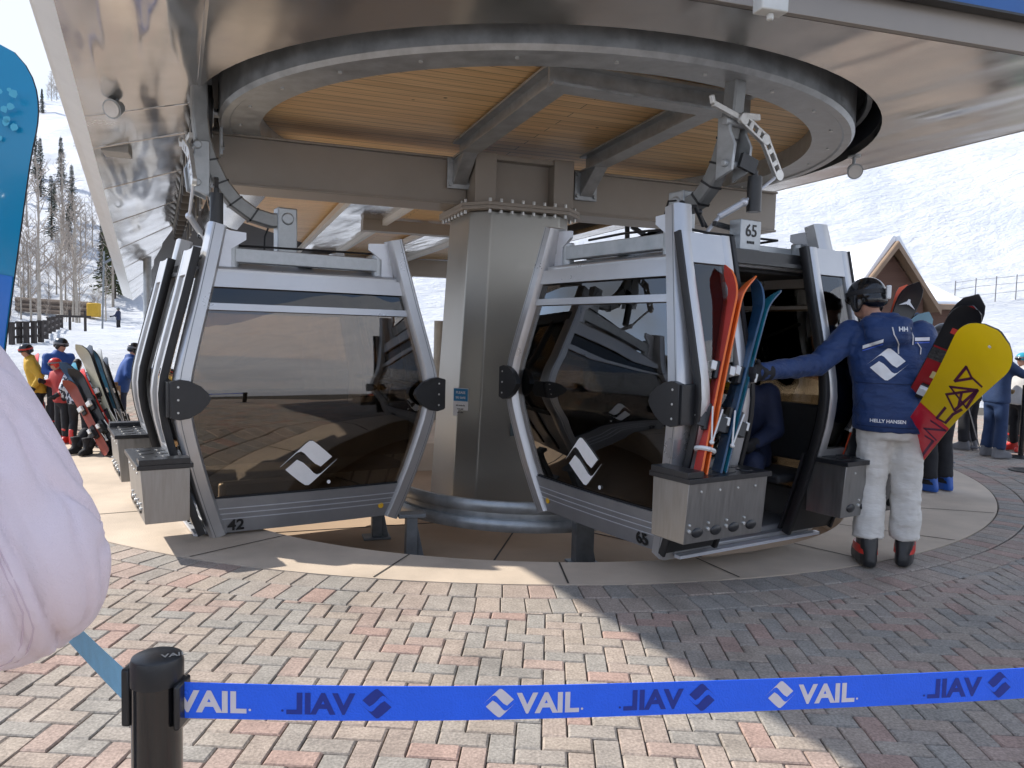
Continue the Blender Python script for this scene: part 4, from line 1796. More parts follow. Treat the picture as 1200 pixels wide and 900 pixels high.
    # gloves
    for k in (-1, 1):
        mb = MB()
        d = (wr[k] - el[k]).normalized()
        nr = V((-k, .1, 0)) if abs(d.x) < .7 else V((0, .6, -.6))
        mb.cyl(wr[k] - d * .06 * s, wr[k] + d * .03 * s, .056 * s, .046 * s, 14)
        hand(mb, wr[k], d, nr, s * 1.08, 1.25, .55, k)
        organic(mb, "glove", glove, t, .009 if vox < .018 else .013, 2)
    if helmet is not None:
        mb = MB()
        mb.ball(Hh((0, -.006, .028)), (.104 * s, .128 * s, .112 * s), 22, 14, rot=hr, zmin=-.035 * s)
        mb.ball(Hh((0, -.075, -.02)), (.088 * s, .06 * s, .05 * s), rot=hr)
        for k in (-1, 1):
            mb.ball(Hh((k * .082, -.005, -.03)), (.022 * s, .045 * s, .055 * s), rot=hr)
        he = organic(mb, "helmet", helmet, t, .009 if vox < .018 else .013, 4)
        mb = MB()
        mb.loft([[Hh((1.02 * .104 * math.cos(a), -.006 + 1.02 * .128 * math.sin(a), zz + .012 * math.sin(a))) for a in [2 * math.pi * i / 24 for i in range(24)]] for zz in (.022, .05)])
        mb.build("goggle_strap", goggles or GREYC, t)
        mb = MB()
        mb.ball(Hh((0, .096, .022)), (.07 * s, .03 * s, .035 * s), rot=hr)
        mb.build("goggles", BLACKG, t)
    else:
        mb = MB()
        mb.ball(Hh((0, -.02, .03)), (.086 * s, .098 * s, .098 * s), 16, 10, rot=hr)
        mb.ball(Hh((0, -.06, -.05)), (.07 * s, .05 * s, .09 * s), rot=hr)
        organic(mb, "hair", hair or mat("dark_hair", (.02, .013, .008), .6, 0, .3, 40), t, .012, 2)
    return t, jk


BLKG2 = mat('black_strap', (.02, .02, .022), .6)
# ---- the lift attendant
mpos = (gnd(1036, 664).x, gnd(1036, 664).y, 0)
glove_w = at(893, 436, 4.72)          # where the left glove grips the ski
RZM = R(-16)
HOFF = -.07
inv = (Matrix.Translation(V(mpos)) @ Matrix.Rotation(RZM, 4, 'Z')).inverted()
HM = 1.95
sM = HM / 1.8
wl_ = inv @ glove_w / sM
elw = V((-.46, -.13, 1.24))
att, attj = person("lift attendant in a blue logo jacket and pale grey trousers, reaching into the cabin doorway", mpos, RZM, HM,
                   jacket=NAVY, trousers=GREYP, boots=(BLACKP, REDP), vox=.012, bulk=1.07, hood=True, head=(.60, -.22), headoff=HOFF, goggles=BLKG2, lean=(-.07, .03), hem=.845,
                   arms={-1: (elw, wl_), 1: ((.285, -.03, 1.17), (.22, .20, 1.02))},
                   legs={-1: ((-.098, .03, .51), (-.105, .0, .11)), 1: ((.105, .05, .51), (.125, .09, .11)), ("yaw", -1): .15, ("yaw", 1): -.3}, disp=.022, cuffz=.42)


def shrink(o, target, off=.006):
    m = o.modifiers.new("wrap", 'SHRINKWRAP')
    m.target = target
    m.wrap_method = 'PROJECT'
    m.use_project_y = True
    m.use_negative_direction = True
    m.use_positive_direction = True
    m.offset = off
    return o


# decals on the back: built in the person's own space (back is -Y), x right as seen from behind
YB = -.30
ex, ez = V((1, 0, 0)), V((0, 0, 1))
lm = decal("back_logo", logo2d(.24), (-.075, YB, 1.36), ex, ez, DECALW, att, world=False, th=0, sub=3)
shrink(lm, attj)
g = text2d("HELLY HANSEN", .030, .03)
shrink(decal("hem_lettering", g, (-g[2] / 2 - .06, YB, .985), ex, ez, DECALW, att, world=False, th=0, sub=1), attj)
for x0, x1, z0, z1 in ((-.225, -.115, 1.455, 1.50), (.085, .175, 1.515, 1.52)):
    q = ([(0, 0), (x1 - x0, z1 - z0), (x1 - x0, z1 - z0 + .022), (0, .022)], [(0, 1, 2, 3)])
    shrink(decal("shoulder_stripe", q, (x0, YB, z0), ex, ez, DECALW, att, world=False, th=0, sub=4), attj)
    q = ([(0, 0), (x1 - x0, z1 - z0), (x1 - x0, z1 - z0 + .008), (0, .008)], [(0, 1, 2, 3)])
    shrink(decal("shoulder_piping", q, (x0, YB, z0 - .016), ex, ez, mat("piping_blue", (.05, .12, .55), .5), att, world=False, th=0, sub=4), attj)
for pts_ in ([(-.065, 1.60), (-.055, 1.55), (-.02, 1.49), (-.015, 1.43)], [(.055, 1.60), (.075, 1.545), (.07, 1.49)], [(.10, 1.505), (.125, 1.47), (.12, 1.43)]):
    vs, fs = [], []
    for i, (x, z) in enumerate(pts_):
        vs += [(x - .004, z), (x + .004, z)]
        if i:
            fs.append((2 * i - 2, 2 * i - 1, 2 * i + 1, 2 * i))
    shrink(decal("hood_cord", (vs, fs), (0, YB, 0), ex, ez, WHITEC, att, world=False, th=0, sub=2), attj, .008)
q = text2d("HH", .04, .04)
shrink(decal("collar_mark", q, (-.028, YB, 1.575), ex, ez, DECALW, att, world=False, th=0, sub=1), attj)
mb = MB()
mb.loft([ell((0, 0, z), .205 * 1.12 * sM, .152 * 1.12 * sM, 24) for z in (.862, .868)])
SEAM = mat("dark_seam", (.004, .018, .07), .7)
for x0, z0, x1, z1 in ((-.22, 1.235, .22, 1.235), (-.21, 1.0, -.145, 1.20), (.145, 1.20, .21, 1.0), (-.20, .955, .20, .955)):
    L_ = math.hypot(x1 - x0, z1 - z0)
    vs, fs = [], []
    for i in range(13):
        t_ = i / 12
        vs += [(x0 + (x1 - x0) * t_, z0 + (z1 - z0) * t_ - .0035), (x0 + (x1 - x0) * t_, z0 + (z1 - z0) * t_ + .0035)]
        if i:
            fs.append((2 * i - 2, 2 * i, 2 * i + 1, 2 * i - 1))
    shrink(decal("jacket_seam", (vs, fs), (-.05, YB, 0), ex, ez, SEAM, att, world=False, th=0, sub=1), attj, .003)
# helmet light clip
mb = MB()
hb = V((-.075, -.02, 1.83))
mb.box(hb, (.03, .05, .09))
mb.build("helmet_clip", WHITEP, att, bevel=.008)

# ---- rider seated inside cabin 65
p = M65 @ V((-.45, .28, .11))
person("seated rider in dark navy with bright red boots, inside the open cabin", (p.x, p.y, .20), rz_of(d65) - R(55), 1.68, jacket=NAVYD, trousers=NAVYD, boots=(REDP, BLK), vox=.018,
       seated=.44, bulk=1.1, legs={-1: ((-.12, .40, .47), (-.13, .46, .11)), 1: ((.12, .40, .47), (.16, .42, .11))}, lean=(.0, .22), head=(.2, -.5),
       arms={-1: ((-.26, .22, 1.16), (-.14, .42, 1.08)), 1: ((.26, .22, 1.16), (.14, .42, 1.06))}, helmet=HELM)

# ---- person behind the attendant, carrying the board and skis
pc_ = gnd(1098, 575)
carr, _ = person("rider in black with a grey helmet, standing behind the attendant and the yellow snowboard", (pc_.x - .02, pc_.y + .0, 0), R(25), 1.72, jacket=BLK, trousers=BLK, vox=.018, bulk=1.1,
                 helmet=mat("grey_helmet", (.10, .10, .11), .3), boots=(mat("blue_boot", (.02, .10, .40), .4), BLK))

# ---- distance: instructors and children at the right
for args in (
    ((1163, 536), 1.0, dict(label="instructor in navy with a green helmet, one arm stretched out, by black posts", rz=R(-80), H=1.56, jacket=NAVYT, trousers=NAVYT, helmet=GREENH, boots=GREYC, glove=GOLDG,
                           arms={1: ((.24, .22, 1.30), (.18, .52, 1.42)), -1: ((-.30, .05, 1.16), (-.12, .22, 1.06))})),
    ((1133, 527), 1.0, dict(label="person in black trousers with ski poles, half hidden by the yellow snowboard", rz=R(30), H=1.5, jacket=BLK, trousers=BLK, boots=GREYC)),
    ((1192, 529), 1.0, dict(label="child in a white jacket and red boots at the far right", rz=R(100), H=1.42, jacket=WHITEC, trousers=BLK, boots=REDP, helmet=mat("teal_helmet", (.03, .28, .38), .3))),
    ((1206, 523), 1.0, dict(label="child in grey with a purple helmet at the far right edge", rz=R(140), H=1.42, jacket=GREYC, trousers=NAVYD, boots=BLK, helmet=mat("purple_helmet", (.30, .08, .25), .3))),
):
    (px, py), _, kw = args
    q = gnd(px, py)
    lb = kw.pop("label")
    rz = kw.pop("rz")
    person(lb, (q.x, q.y, 0), rz, vox=.022, group="people waiting on the right", disp=.01, **kw)

# ---- ski-school children and adults at the left
GL = "ski school group on the left"
for (px, py), lb, rz, H_, kw in (
    ((70, 512), "adult in a bright blue jacket and black helmet, in the ski school group", R(230), 1.30, dict(bulk=.86, arms={1: ((.27, .1, 1.18), (.12, .3, 1.15)), -1: ((-.27, -.02, 1.16), (-.24, .18, 1.0))}, head=(.5, -.2), jacket=BLUEK, trousers=BLK, helmet=HELM, boots=REDP)),
    ((74, 519), "child with a red helmet and grey jacket, in front of the blue jacket", R(150), 1.06, dict(lean=(.05, .05), head=(-.4, -.2), arms={1: ((.3, .05, 1.2), (.2, .3, 1.3)), -1: ((-.26, .02, 1.16), (-.16, .22, 1.02))}, jacket=REDC, trousers=BLK, helmet=mat("red_helmet", (.55, .03, .02), .3), boots=REDP)),
    ((92, 521), "child in a black and white camouflage jacket, seen from behind beside the skis", R(10), 1.06, dict(lean=(-.04, .1), legs={-1: ((-.12, .1, .52), (-.13, .02, .11)), 1: ((.14, .0, .51), (.2, -.05, .11))}, jacket=CAMO, trousers=BLK, helmet=None, boots=REDP)),
    ((46, 512), "child with a red and black helmet and yellow jacket, next to the pink sleeve", R(120), 1.22, dict(lean=(.03, .12), head=(.5, -.3), jacket=YELC, trousers=BLK, helmet=HELM, boots=BLK, goggles=REDP)),
    ((141, 512), "person in a blue jacket with a black helmet, behind the leaning skis", R(-60), 1.26, dict(lean=(.0, .16), head=(.3, -.35), arms={1: ((.26, .12, 1.18), (.18, .36, 1.05)), -1: ((-.26, .1, 1.18), (-.12, .32, 1.02))}, jacket=BLUEK, trousers=NAVYD, helmet=HELM, boots=BLK)),
):
    q = gnd(px, py)
    person(lb, (q.x, q.y, 0), rz, H_, group=GL, vox=.022, disp=.01, **kw)
q = gnd(122, 529)
person("child in dark purple sitting on the ground beside the leaning skis", (q.x, q.y, 0), R(160), 1.15, group=GL, vox=.022, seated=.13, jacket=mat("plum_cloth", (.10, .02, .06), .8), trousers=BLK, helmet=HELM, boots=BLK,
       legs={-1: ((-.12, .30, .38), (-.12, .45, .11)), 1: ((.12, .30, .38), (.14, .45, .11))}, lean=(0, .15))

# skier on the far snow, left
q = onterr(139, 388)
person("lone skier in dark clothes standing on the snow below the trees", (q.x, q.y, terrain(q.x, q.y)), R(90), 1.7, vox=.03, jacket=NAVYD, trousers=BLK, helmet=HELM, boots=BLK,
       arms={1: ((.3, .1, 1.15), (.45, .35, 1.1)), -1: ((-.3, .1, 1.15), (-.35, .35, 1.1))})

# ---- foreground person in pink with a snowboard
pk, pkj = person("person in a pale pink jacket filling the left edge, arm bent round a snowboard", (-1.07, 1.10, 0), R(-4), 1.80, jacket=PINK, trousers=GREYC, vox=.012, bulk=1.06, helmet=HELM,
                 arms={1: ((.395, -.03, 1.17), (.10, .24, 1.10)), -1: ((-.36, .02, 1.16), (-.10, .24, 1.05))}, disp=.03, folds=.11)


# loose padded sleeve with folds
def bez(p, t):
    a, b, c, d = p
    s_ = 1 - t
    return a * s_ ** 3 + b * 3 * s_ * s_ * t + c * 3 * s_ * t * t + d * t ** 3


mb = MB()
SHo, ELb, WRs = V((.09, .0, 1.50)), V((.388, -.03, 1.165)), V((.06, .27, 1.09))
path = [bez((SHo, SHo + V((.13, 0, -.06)), ELb + V((-.06, .0, .12)), ELb + V((.0, .0, .0))), i / 60) for i in range(61)]
path += [bez((ELb, ELb + V((.03, .005, -.06)), WRs + V((.14, -.12, -.02)), WRs), i / 70) for i in range(1, 71)]
rings_ = []
nA = 120
x_ = None
npth = len(path)
for i, p in enumerate(path):
    d = (path[min(i + 1, npth - 1)] - path[max(i - 1, 0)]).normalized()
    if x_ is None:
        x_ = frame_of(d)[0]
    x_ = (x_ - d * x_.dot(d)).normalized()
    y_ = d.cross(x_)
    t = i / (npth - 1)
    r0 = .128 - .020 * t - .045 * max(0, t - .75) / .25
    rg_ = []
    for k in range(nA):
        a = 2 * math.pi * k / nA
        w_ = V((math.cos(a) * 1.1, math.sin(a) * 1.1, t * 5.2))
        wp = w_ + V((noise.noise(w_ * 1.1 + V((3, 1, 7))), noise.noise(w_ * 1.1 + V((9, 4, 2))), noise.noise(w_ * 1.3))) * .75
        n1_ = noise.noise(wp)
        n2_ = noise.noise(V((wp.x * .9, wp.y * .9, wp.z * 2.3)) + V((11, 5, 3)))
        crease = max(0, 1 - abs(n1_) * 3.4) ** 2
        crease2 = max(0, 1 - abs(n2_) * 4.2) ** 2
        el_ = math.exp(-((t - .47) / .18) ** 2)
        r = r0 * (1 + .06 * noise.noise(w_ * .8 + V((2, 2, 2)))) - .010 * crease * (.45 + .7 * el_) - .0055 * crease2 * (.4 + el_)
        da_ = abs((a - 2.2 + math.pi) % (2 * math.pi) - math.pi)
        r -= .004 * math.exp(-(da_ / .035) ** 2)
        rg_.append(p + (x_ * math.cos(a) + y_ * math.sin(a)) * r)
    rings_.append(rg_)
mb.loft(rings_)
slv = mb.build("sleeve", PINK, pk, smooth=180)
for sgn, off_ in ((V((.62, -.8, .1)).normalized(), 0), (V((.56, -.84, .1)).normalized(), 0)):
    sp_pts = []
    for i, rg_ in enumerate(rings_):
        best = max(rg_, key=lambda q: (q - path[i]).normalized().dot(sgn))
        if i % 2 == 0:
            sp_pts.append(best + (best - path[i]).normalized() * .0004)
    mb = MB()
    mb.tube(sp_pts, .0011, 6)
    mb.build("seam_stitch", mat("pink_thread", (.62, .50, .56), .8), slv)


# ================================================================== SKIS, BOARDS
def ski_geo(L, wt, ww, tail, th=.011, rocker=.075, n=36, split=True):
    """ski along +z, base towards -y; returns rows of (z, halfwidth, y)"""
    rows = []
    for i in range(n + 1):
        t = i / n
        z = L * t
        if t < .5:
            k = t / .5
            h = tail + (ww - tail) * math.sin(k * math.pi / 2)
        else:
            k = (t - .5) / .5
            h = ww + (wt - ww) * (1 - math.cos(k * math.pi / 2)) ** 1.0
        e1 = (L - z) / (wt * .9)
        if e1 < 1:
            h *= math.sqrt(max(0.0025, 1 - (1 - e1) ** 2))
        e0 = z / (tail * .5)
        if e0 < 1:
            h *= math.sqrt(max(.04, 1 - (1 - e0) ** 2))
        y = 0
        if z > L * .86:
            y = rocker * ((z - L * .86) / (L * .14)) ** 1.8
        if z < L * .06:
            y = rocker * .25 * ((L * .06 - z) / (L * .06)) ** 2
        rows.append((z, h / 2, y))
    return rows


def ski_mesh(mb, rows, th, M_):
    rings_ = []
    for z, h, y in rows:
        rings_.append([M_ @ V(p) for p in ((-h, y, z), (h, y, z), (h, y + th * .5, z), (h * .93, y + th, z), (-h * .93, y + th, z), (-h, y + th * .5, z))])
    n = 6
    vs = [p for r in rings_ for p in r]
    mb.cur = 0
    base = len(mb.v)
    mb.v += vs
    k = len(rings_)
    for j in range(k - 1):
        for i in range(n):
            a = base + j * n
            b = a + n
            mb.f.append([a + i, a + (i + 1) % n, b + (i + 1) % n, b + i])
            mb.m.append(0 if i == 0 else 1 if i == 3 else 2)
    mb.f.append(list(range(base + n - 1, base - 1, -1)))
    mb.m.append(2)
    mb.f.append(list(range(base + (k - 1) * n, base + k * n)))
    mb.m.append(2)


def binding(mb, M_, z0, th, part):
    """toe piece, heel piece and brake on the top sheet (+y)"""
    def bx(c, sz, k):
        mb.cur = k
        a, b, d = V((sz[0], 0, 0)), V((0, sz[1], 0)), V((0, 0, sz[2]))
        o = V(c) - V(sz) / 2
        R3 = M_.to_3x3()
        mb.obox(M_ @ o, R3 @ a, R3 @ b, R3 @ d)
    if part == 0:
        bx((0, th + .012, z0 + .13), (.055, .024, .11), 0)
        bx((0, th + .038, z0 + .15), (.06, .035, .055), 1)
        return
    bx((0, th + .012, z0 - .16), (.055, .024, .16), 0)
    bx((0, th + .045, z0 - .18), (.05, .05, .09), 0)
    bx((0, th + .075, z0 - .15), (.035, .03, .05), 1)
    R3 = M_.to_3x3()
    mb.cur = 1
    for k in (-1, 1):
        mb.cyl(M_ @ V((k * .055, th + .01, z0 - .10)), M_ @ V((k * .065, th - .02, z0 - .30)), .006, n=6)
        mb.ball(M_ @ V((k * .066, th - .02, z0 - .31)), .013, 6, 5)


def place(p0, p1, facing):
    """matrix: z from tail p0 to tip p1, base (-y) facing towards the vector"""
    z = (V(p1) - V(p0)).normalized()
    y = -(V(facing) - z * V(facing).dot(z)).normalized()
    x = y.cross(z)
    m = Matrix((x, y, z)).transposed().to_4x4()
    m.translation = V(p0)
    return m


def skis(label, p0, p1, facing, base_m, top_m, edge_m=BLACKP, wt=.13, ww=.09, tail=.115, L=None, group=None, gap=.014, bind=True, pair=True, rocker=.075, strap=None, bm=(BLACKP, WHITEP), cat="skis", dx=0.):
    L = L or (V(p1) - V(p0)).length
    t = thing("pair_of_skis" if pair else "ski", label, cat, p0, 0, group)
    M_ = place(p0, p1, facing)
    rows = ski_geo(L, wt, ww, tail, rocker=rocker)
    out = []
    for k in ((1, -1) if pair else (1,)):
        # base to base: flip about the z axis
        Mk = M_ @ Matrix.Rotation(0 if k == 1 else math.pi, 4, 'Z') @ Matrix.Translation(V((dx * k, gap, 0)))
        mb = MB()
        ski_mesh(mb, rows, .011, Mk)
        so_ = mb.build("ski", [base_m, top_m, edge_m], t, world=True, smooth=40)
        if bind:
            for part in (0, 1):
                mb = MB()
                binding(mb, Mk, L * .46, .011, part)
                mb.build(("toe_binding", "heel_binding")[part], list(bm), so_, world=True, smooth=30, bevel=.004)
        out.append((so_, Mk))
    if strap is not None:
        mb = MB()
        mb.tube([M_ @ V((.06 * math.cos(a), .05 * math.sin(a), L * .22)) for a in [2 * math.pi * i / 16 for i in range(17)]], .014, 6)
        mb.build("strap", strap, t, world=True)
    return t, M_, out


ORANGE = mat("orange_base", (.80, .16, .02), .35, 0, .05, 6)
REDTOP = mat("red_top_sheet", (.62, .06, .045), .3, 0, .12, 6)
PINKT = mat("coral_tip", (.78, .13, .12), .3, 0, .05, 6)
TEAL = mat("teal_top_sheet", (.02, .22, .30), .25, 0, .15, 6, coat=.3)
DKBLUE = mat("dark_blue_sheet", (.015, .06, .13), .25, 0, .2, 8, coat=.3)
PALEB = mat("pale_blue_base", (.36, .58, .66), .35, 0, .06, 4)
REDB = mat("dark_red_sheet", (.36, .012, .018), .3, 0, .1, 5, coat=.2)
BLKS = mat("black_sheet", (.014, .014, .016), .3, 0, .2, 6, coat=.2)

# orange pair and teal pair standing in cabin 65's rack
def rack(i, row, k=-1):
    # slot position on the ski box of the leaf at local x sign k
    yb = hw(.35) + .10
    return M65 @ V((k * (.38 + .10 + i * .147), yb + (.06, .18)[row], .44))


sd = M65.to_3x3()
# cabin local +x points to image left, so the left box is at k=+1
o0 = rack(2.75, 1, 1)
o1 = at(868, 317, 4.74)
skis("orange and red pair of skis strapped together, upright in the cabin rack", o0, o1, V((-1, -.25, 0)), ORANGE, REDTOP, ORANGE, wt=.125, ww=.09, rocker=.09, strap=WHITEP, gap=.012)
o0 = rack(1.8, 1, 1)
o1 = at(899, 332, 4.82)
skis("teal and dark blue pair of skis, upright in the rack right of the orange pair", o0, o1, V((-1, -.35, 0)), TEAL, DKBLUE, DKBLUE, wt=.125, ww=.09, rocker=.09, gap=.012)
# small skis on the rack further back
o0 = rack(1, 0, -1)
t_, Mx, oo = skis("black ski pair with orange edges and a white star tip, behind the attendant's shoulder", o0, at(1066, 331, 5.25), V((-.1, -1, 0)), mat("orange_red_sheet", (.70, .10, .03), .35), BLKS, wt=.165, ww=.12, tail=.12, dx=.022)
# white star mark near the tip, on the base side facing the plaza
L_ = (at(1066, 331, 5.25) - o0).length
ce = oo[1][1] @ V((0, .0125 + .012, L_ * .9))
exs, eys = -(oo[1][1].to_3x3() @ V((1, 0, 0))), oo[1][1].to_3x3() @ V((0, 0, 1))
mk = ([(0, .055), (.011, .008), (.055, -.03), (.006, -.010), (0, -.014), (-.006, -.010), (-.055, -.03), (-.011, .008)], [tuple(range(8))])
decal("star_mark", mk, ce, exs, eys, DECALW, oo[1][0], th=.002)
o0 = rack(2, 0, -1)
skis("wide pale blue skis leaning beside the black star skis", o0, at(1082, 366, 5.25), V((-.15, -1, 0)), DKBLUE, PALEB, wt=.19, ww=.14, tail=.12)

# carried skis and snowboard
b0, b1_ = M65 @ V((-.98, hw(.35) + .16, .47)), at(1139, 350, 4.45)
fcv = V((-.35, -1, .35))
t_, Mx, oo = skis("red skis with black tips, tilted behind the yellow snowboard", b0, b1_, fcv, BLKS, REDB, wt=.19, ww=.15, tail=.14, rocker=.05, dx=.022)
# black tip part with marks on the near top sheet
Mk = oo[1][1]
Lk = (b1_ - b0).length


def board_patch(name, Mk, rows, z0, z1, m, parent, inset=.0, off=-.0015, x0=-1, x1=1):
    rr = [r for r in rows if z0 <= r[0] <= z1]
    vs, fs = [], []
    for i, (z, h, y) in enumerate(rr):
        hh = h - inset
        vs += [Mk @ V((hh * x0, y + off, z)), Mk @ V((hh * x1, y + off, z))]
        if i:
            fs.append((2 * i - 2, 2 * i - 1, 2 * i + 1, 2 * i))
    mb = MB()
    mb.add(vs, fs)
    nn = Mk.to_3x3() @ V((0, -.001, 0))
    n0 = len(vs)
    mb.add([p + nn for p in vs], fs)
    return mb.build(name, m, parent, world=True, smooth=40)


rows = [(z, h, -y) for z, h, y in ski_geo(Lk, .19, .15, .14, rocker=.05, n=120)]
Mk = oo[1][1] @ Matrix.Translation(V((0, .011, 0))) @ Matrix.Rotation(math.pi, 4, 'Z')
board_patch("tip_patch", Mk, rows, Lk * .76, Lk * .992, BLKS, oo[1][0], .004)
board_patch("grey_patch", Mk, rows, Lk * .70, Lk * .765, mat("mottled_grey", (.05, .05, .05), .4, 0, .9, 60), oo[1][0], .004, -.0025)
board_patch("red_mark", Mk, rows, Lk * .84, Lk * .87, REDTOP, oo[1][0], .03, -.0025, -.6, 1)
board_patch("yellow_sticker", Mk, rows, Lk * .61, Lk * .655, mat("cream_sticker", (.75, .62, .30), .5), oo[1][0], .03, -.0025, -.2, 1)

YEL = mat("yellow_board", (.86, .60, .008), .28, 0, .05, 3, coat=.3)
REDBD = mat("red_board", (.70, .014, .035), .28, 0, .05, 3, coat=.3)
BLUBD = mat("blue_board", (.02, .12, .55), .28, 0, .05, 3, coat=.3)
PURP = mat("plum_ink", (.10, .012, .055), .4, 0, .05, 3)


def snowboard(label, p0, p1, facing, base, top, wt, ww, tail, rocker=.06):
    t = thing("snowboard", label, "snowboard", p0)
    L = (V(p1) - V(p0)).length
    M_ = place(p0, p1, facing)
    rows = []
    n = 80
    for i in range(n + 1):
        tt = i / n
        z = L * tt
        k = abs(tt - .46) / .5
        h = ww + ((wt if tt > .46 else tail) - ww) * min(1, k) ** 1.6
        for e in ((L - z) / (wt * .55), z / (tail * .5)):
            if e < 1:
                h *= math.sqrt(max(.004, 1 - (1 - e) ** 2))
        y = 0
        for e in ((z - L * .86) / (L * .14), (L * .12 - z) / (L * .12)):
            if e > 0:
                y += rocker * e ** 1.8
        rows.append((z, h / 2, y))
    mb = MB()
    ski_mesh(mb, rows, .010, M_)
    bd = mb.build("deck", [base, top, BLACKP], t, world=True, smooth=40)
    return t, M_, rows, L, bd


y0, y1 = M65 @ V((-1.07, hw(.35) + .26, .47)), at(1164, 393, 3.95)
yb_, My, ry, Ly, yd = snowboard("yellow and red snowboard with purple lettering, leaning out of the rack beside the attendant", y0, y1, V((-.45, -1, .45)), YEL, BLKS, .35, .225, .22, .04)
board_patch("red_field", My, ry, Ly * .11, Ly * .51, REDBD, yd, .001, -.0012)
board_patch("blue_field", My, ry, 0, Ly * .115, BLUBD, yd, .001, -.0018)
# stroke lettering, mapped from where it stands on the board face
def on_plane(px, py, p0, nn):
    d = ray(px, py)
    o = V((0, 0, CAMZ))
    return o + d * ((p0 - o).dot(nn) / d.dot(nn))


nb = My.to_3x3() @ V((0, -1, 0))
pl0 = My @ V((0, -.003, Ly * .4))


def cr5(x, y):
    return 1060 + x / 4.5, 360 + y / 4.5


strokes = [[(325, 315), (265, 390), (355, 375), (325, 315)], [(355, 372), (405, 418)], [(240, 420), (385, 437), (325, 530), (240, 420)], [(385, 437), (220, 460), (262, 545), (385, 437)],
           [(300, 455), (285, 520)], [(215, 530), (170, 585), (215, 610), (255, 565), (300, 540)], [(140, 600), (215, 650), (105, 640), (165, 700)], [(60, 745), (50, 785), (95, 780), (150, 705), (110, 680)]]
mb = MB()
for st_ in strokes:
    P_ = [on_plane(*cr5(*q), pl0, nb) for q in st_]
    for a, b in zip(P_, P_[1:]):
        d = (b - a).normalized()
        x = d.cross(nb)
        mb.add([a - x * .008 - d * .006, a + x * .008 - d * .006, b + x * .008 + d * .006, b - x * .008 + d * .006], [(0, 1, 2, 3)])
mb.build("board_lettering", PURP, yd, world=True, smooth=0)
mb = MB()
hp = My @ V((.02, -.004, Ly * .955))
mb.cyl(hp, hp + nb * .002, .009, n=12)
mb.build("tip_hole", WHITEP, yd, world=True)

# blue snowboard held by the person in pink
s0, s1 = V((-1.27, 1.52, .40)), V((-1.018, 1.43, 2.03))
sb, Ms, rsb, Ls, sd_ = snowboard("blue snowboard held upright at the left edge, beside the pink sleeve", s0, s1, V((0.05, -1, 0)), mat("deep_blue_board", (.005, .25, .44), .3, 0, .06, 3, coat=.2), BLKS, .305, .262, .30, .05)
board_patch("lower_field", Ms, rsb, 0, Ls * .745, mat("mid_blue_board", (.012, .17, .55), .3, 0, .05, 3), sd_, .001, -.0012)
board_patch("red_line", Ms, rsb, Ls * .742, Ls * .753, REDTOP, sd_, .001, -.0020)
mb = MB()
rnd = random.Random(3)
for i in range(26):
    q = V((.06 + rnd.uniform(-.06, .055), -.0025, Ls * .92 + rnd.uniform(-.09, .05)))
    r_ = rnd.uniform(.003, .0075)
    pts_ = []
    for a in range(7):
        pts_.append(Ms @ (q + V((r_ * math.cos(a * .898) * rnd.uniform(.8, 1.2), 0, r_ * math.sin(a * .898) * rnd.uniform(.8, 1.2)))))
    mb.add(pts_, [tuple(range(7))])
mb.build("dot_pattern", mat("pale_cyan", (.08, .45, .62), .4), sd_, world=True, smooth=0)
for zz in (.34, .56):
    mb = MB()
    q = Ms @ V((0, .03, Ls * zz))
    mb.box(q, (.2, .06, .12))
    mb.build("board_binding", BLACKP, sd_, world=True, bevel=.01)

# ---- skis leaning on the rack at the left
GS = "skis leaning at the ski school rack"
rk = gnd(112, 524)
rack_t = thing("ski_rack", "low wooden ski rack behind the leaning skis at the left", "ski rack", rk)
WOODR = mat("rack_wood", (.20, .12, .065), .8, 0, .25, 8)
e1, e2 = at(70, 452, 10.6), at(136, 452, 9.6)
for nm, (a, b, w_, h_) in (("rail", (e1, e2, .06, .09)), ("post", (V((e1.x, e1.y, 0)), e1, .08, .08)), ("post", (V((e2.x, e2.y, 0)), e2, .08, .08))):
    mb = MB()
    mb.bar(a, b, w_, h_, (0, 0, 1) if nm == "rail" else (0, 1, 0))
    mb.build(nm, WOODR, rack_t, world=True, bevel=.006, smooth=0)
SK = [((135, 530), (78, 425), DKBLUE, TEAL, "dark teal skis with black bindings, leftmost of the leaning bundle"),
      ((141, 533), (88, 432), BLKS, REDTOP, "plain black skis in the middle of the leaning bundle, bindings showing"),
      ((146, 531), (97, 404), mat("cream_sheet", (.50, .48, .36), .4), BLKS, "cream white skis, longest of the leaning bundle"),
      ((151, 528), (108, 408), mat("blue_tip_sheet", (.03, .14, .24), .35), mat("grey_sheet", (.35, .36, .36), .4), "grey skis with a blue front, in the leaning bundle"),
      ((155, 523), (116, 418), BLKS, BLKS, "all black skis, rightmost of the leaning bundle"),
      ((128, 533), (82, 446), mat("brown_red_sheet", (.25, .05, .03), .4), BLKS, "brownish red skis, lowest of the leaning bundle"),
      ((52, 508), (37, 413), mat("dark_crimson", (.28, .02, .02), .4), REDTOP, "dark red skis standing by the yellow jacket")]
for (a, b, m0, m1, lb) in SK:
    p0 = gnd(*a, .02)
    p1 = at(*b, p0.y + .25)
    skis(lb, p0, p1, V((-.35, -1, .1)), m1, m0, wt=.17, ww=.12, tail=.125, group=GS)
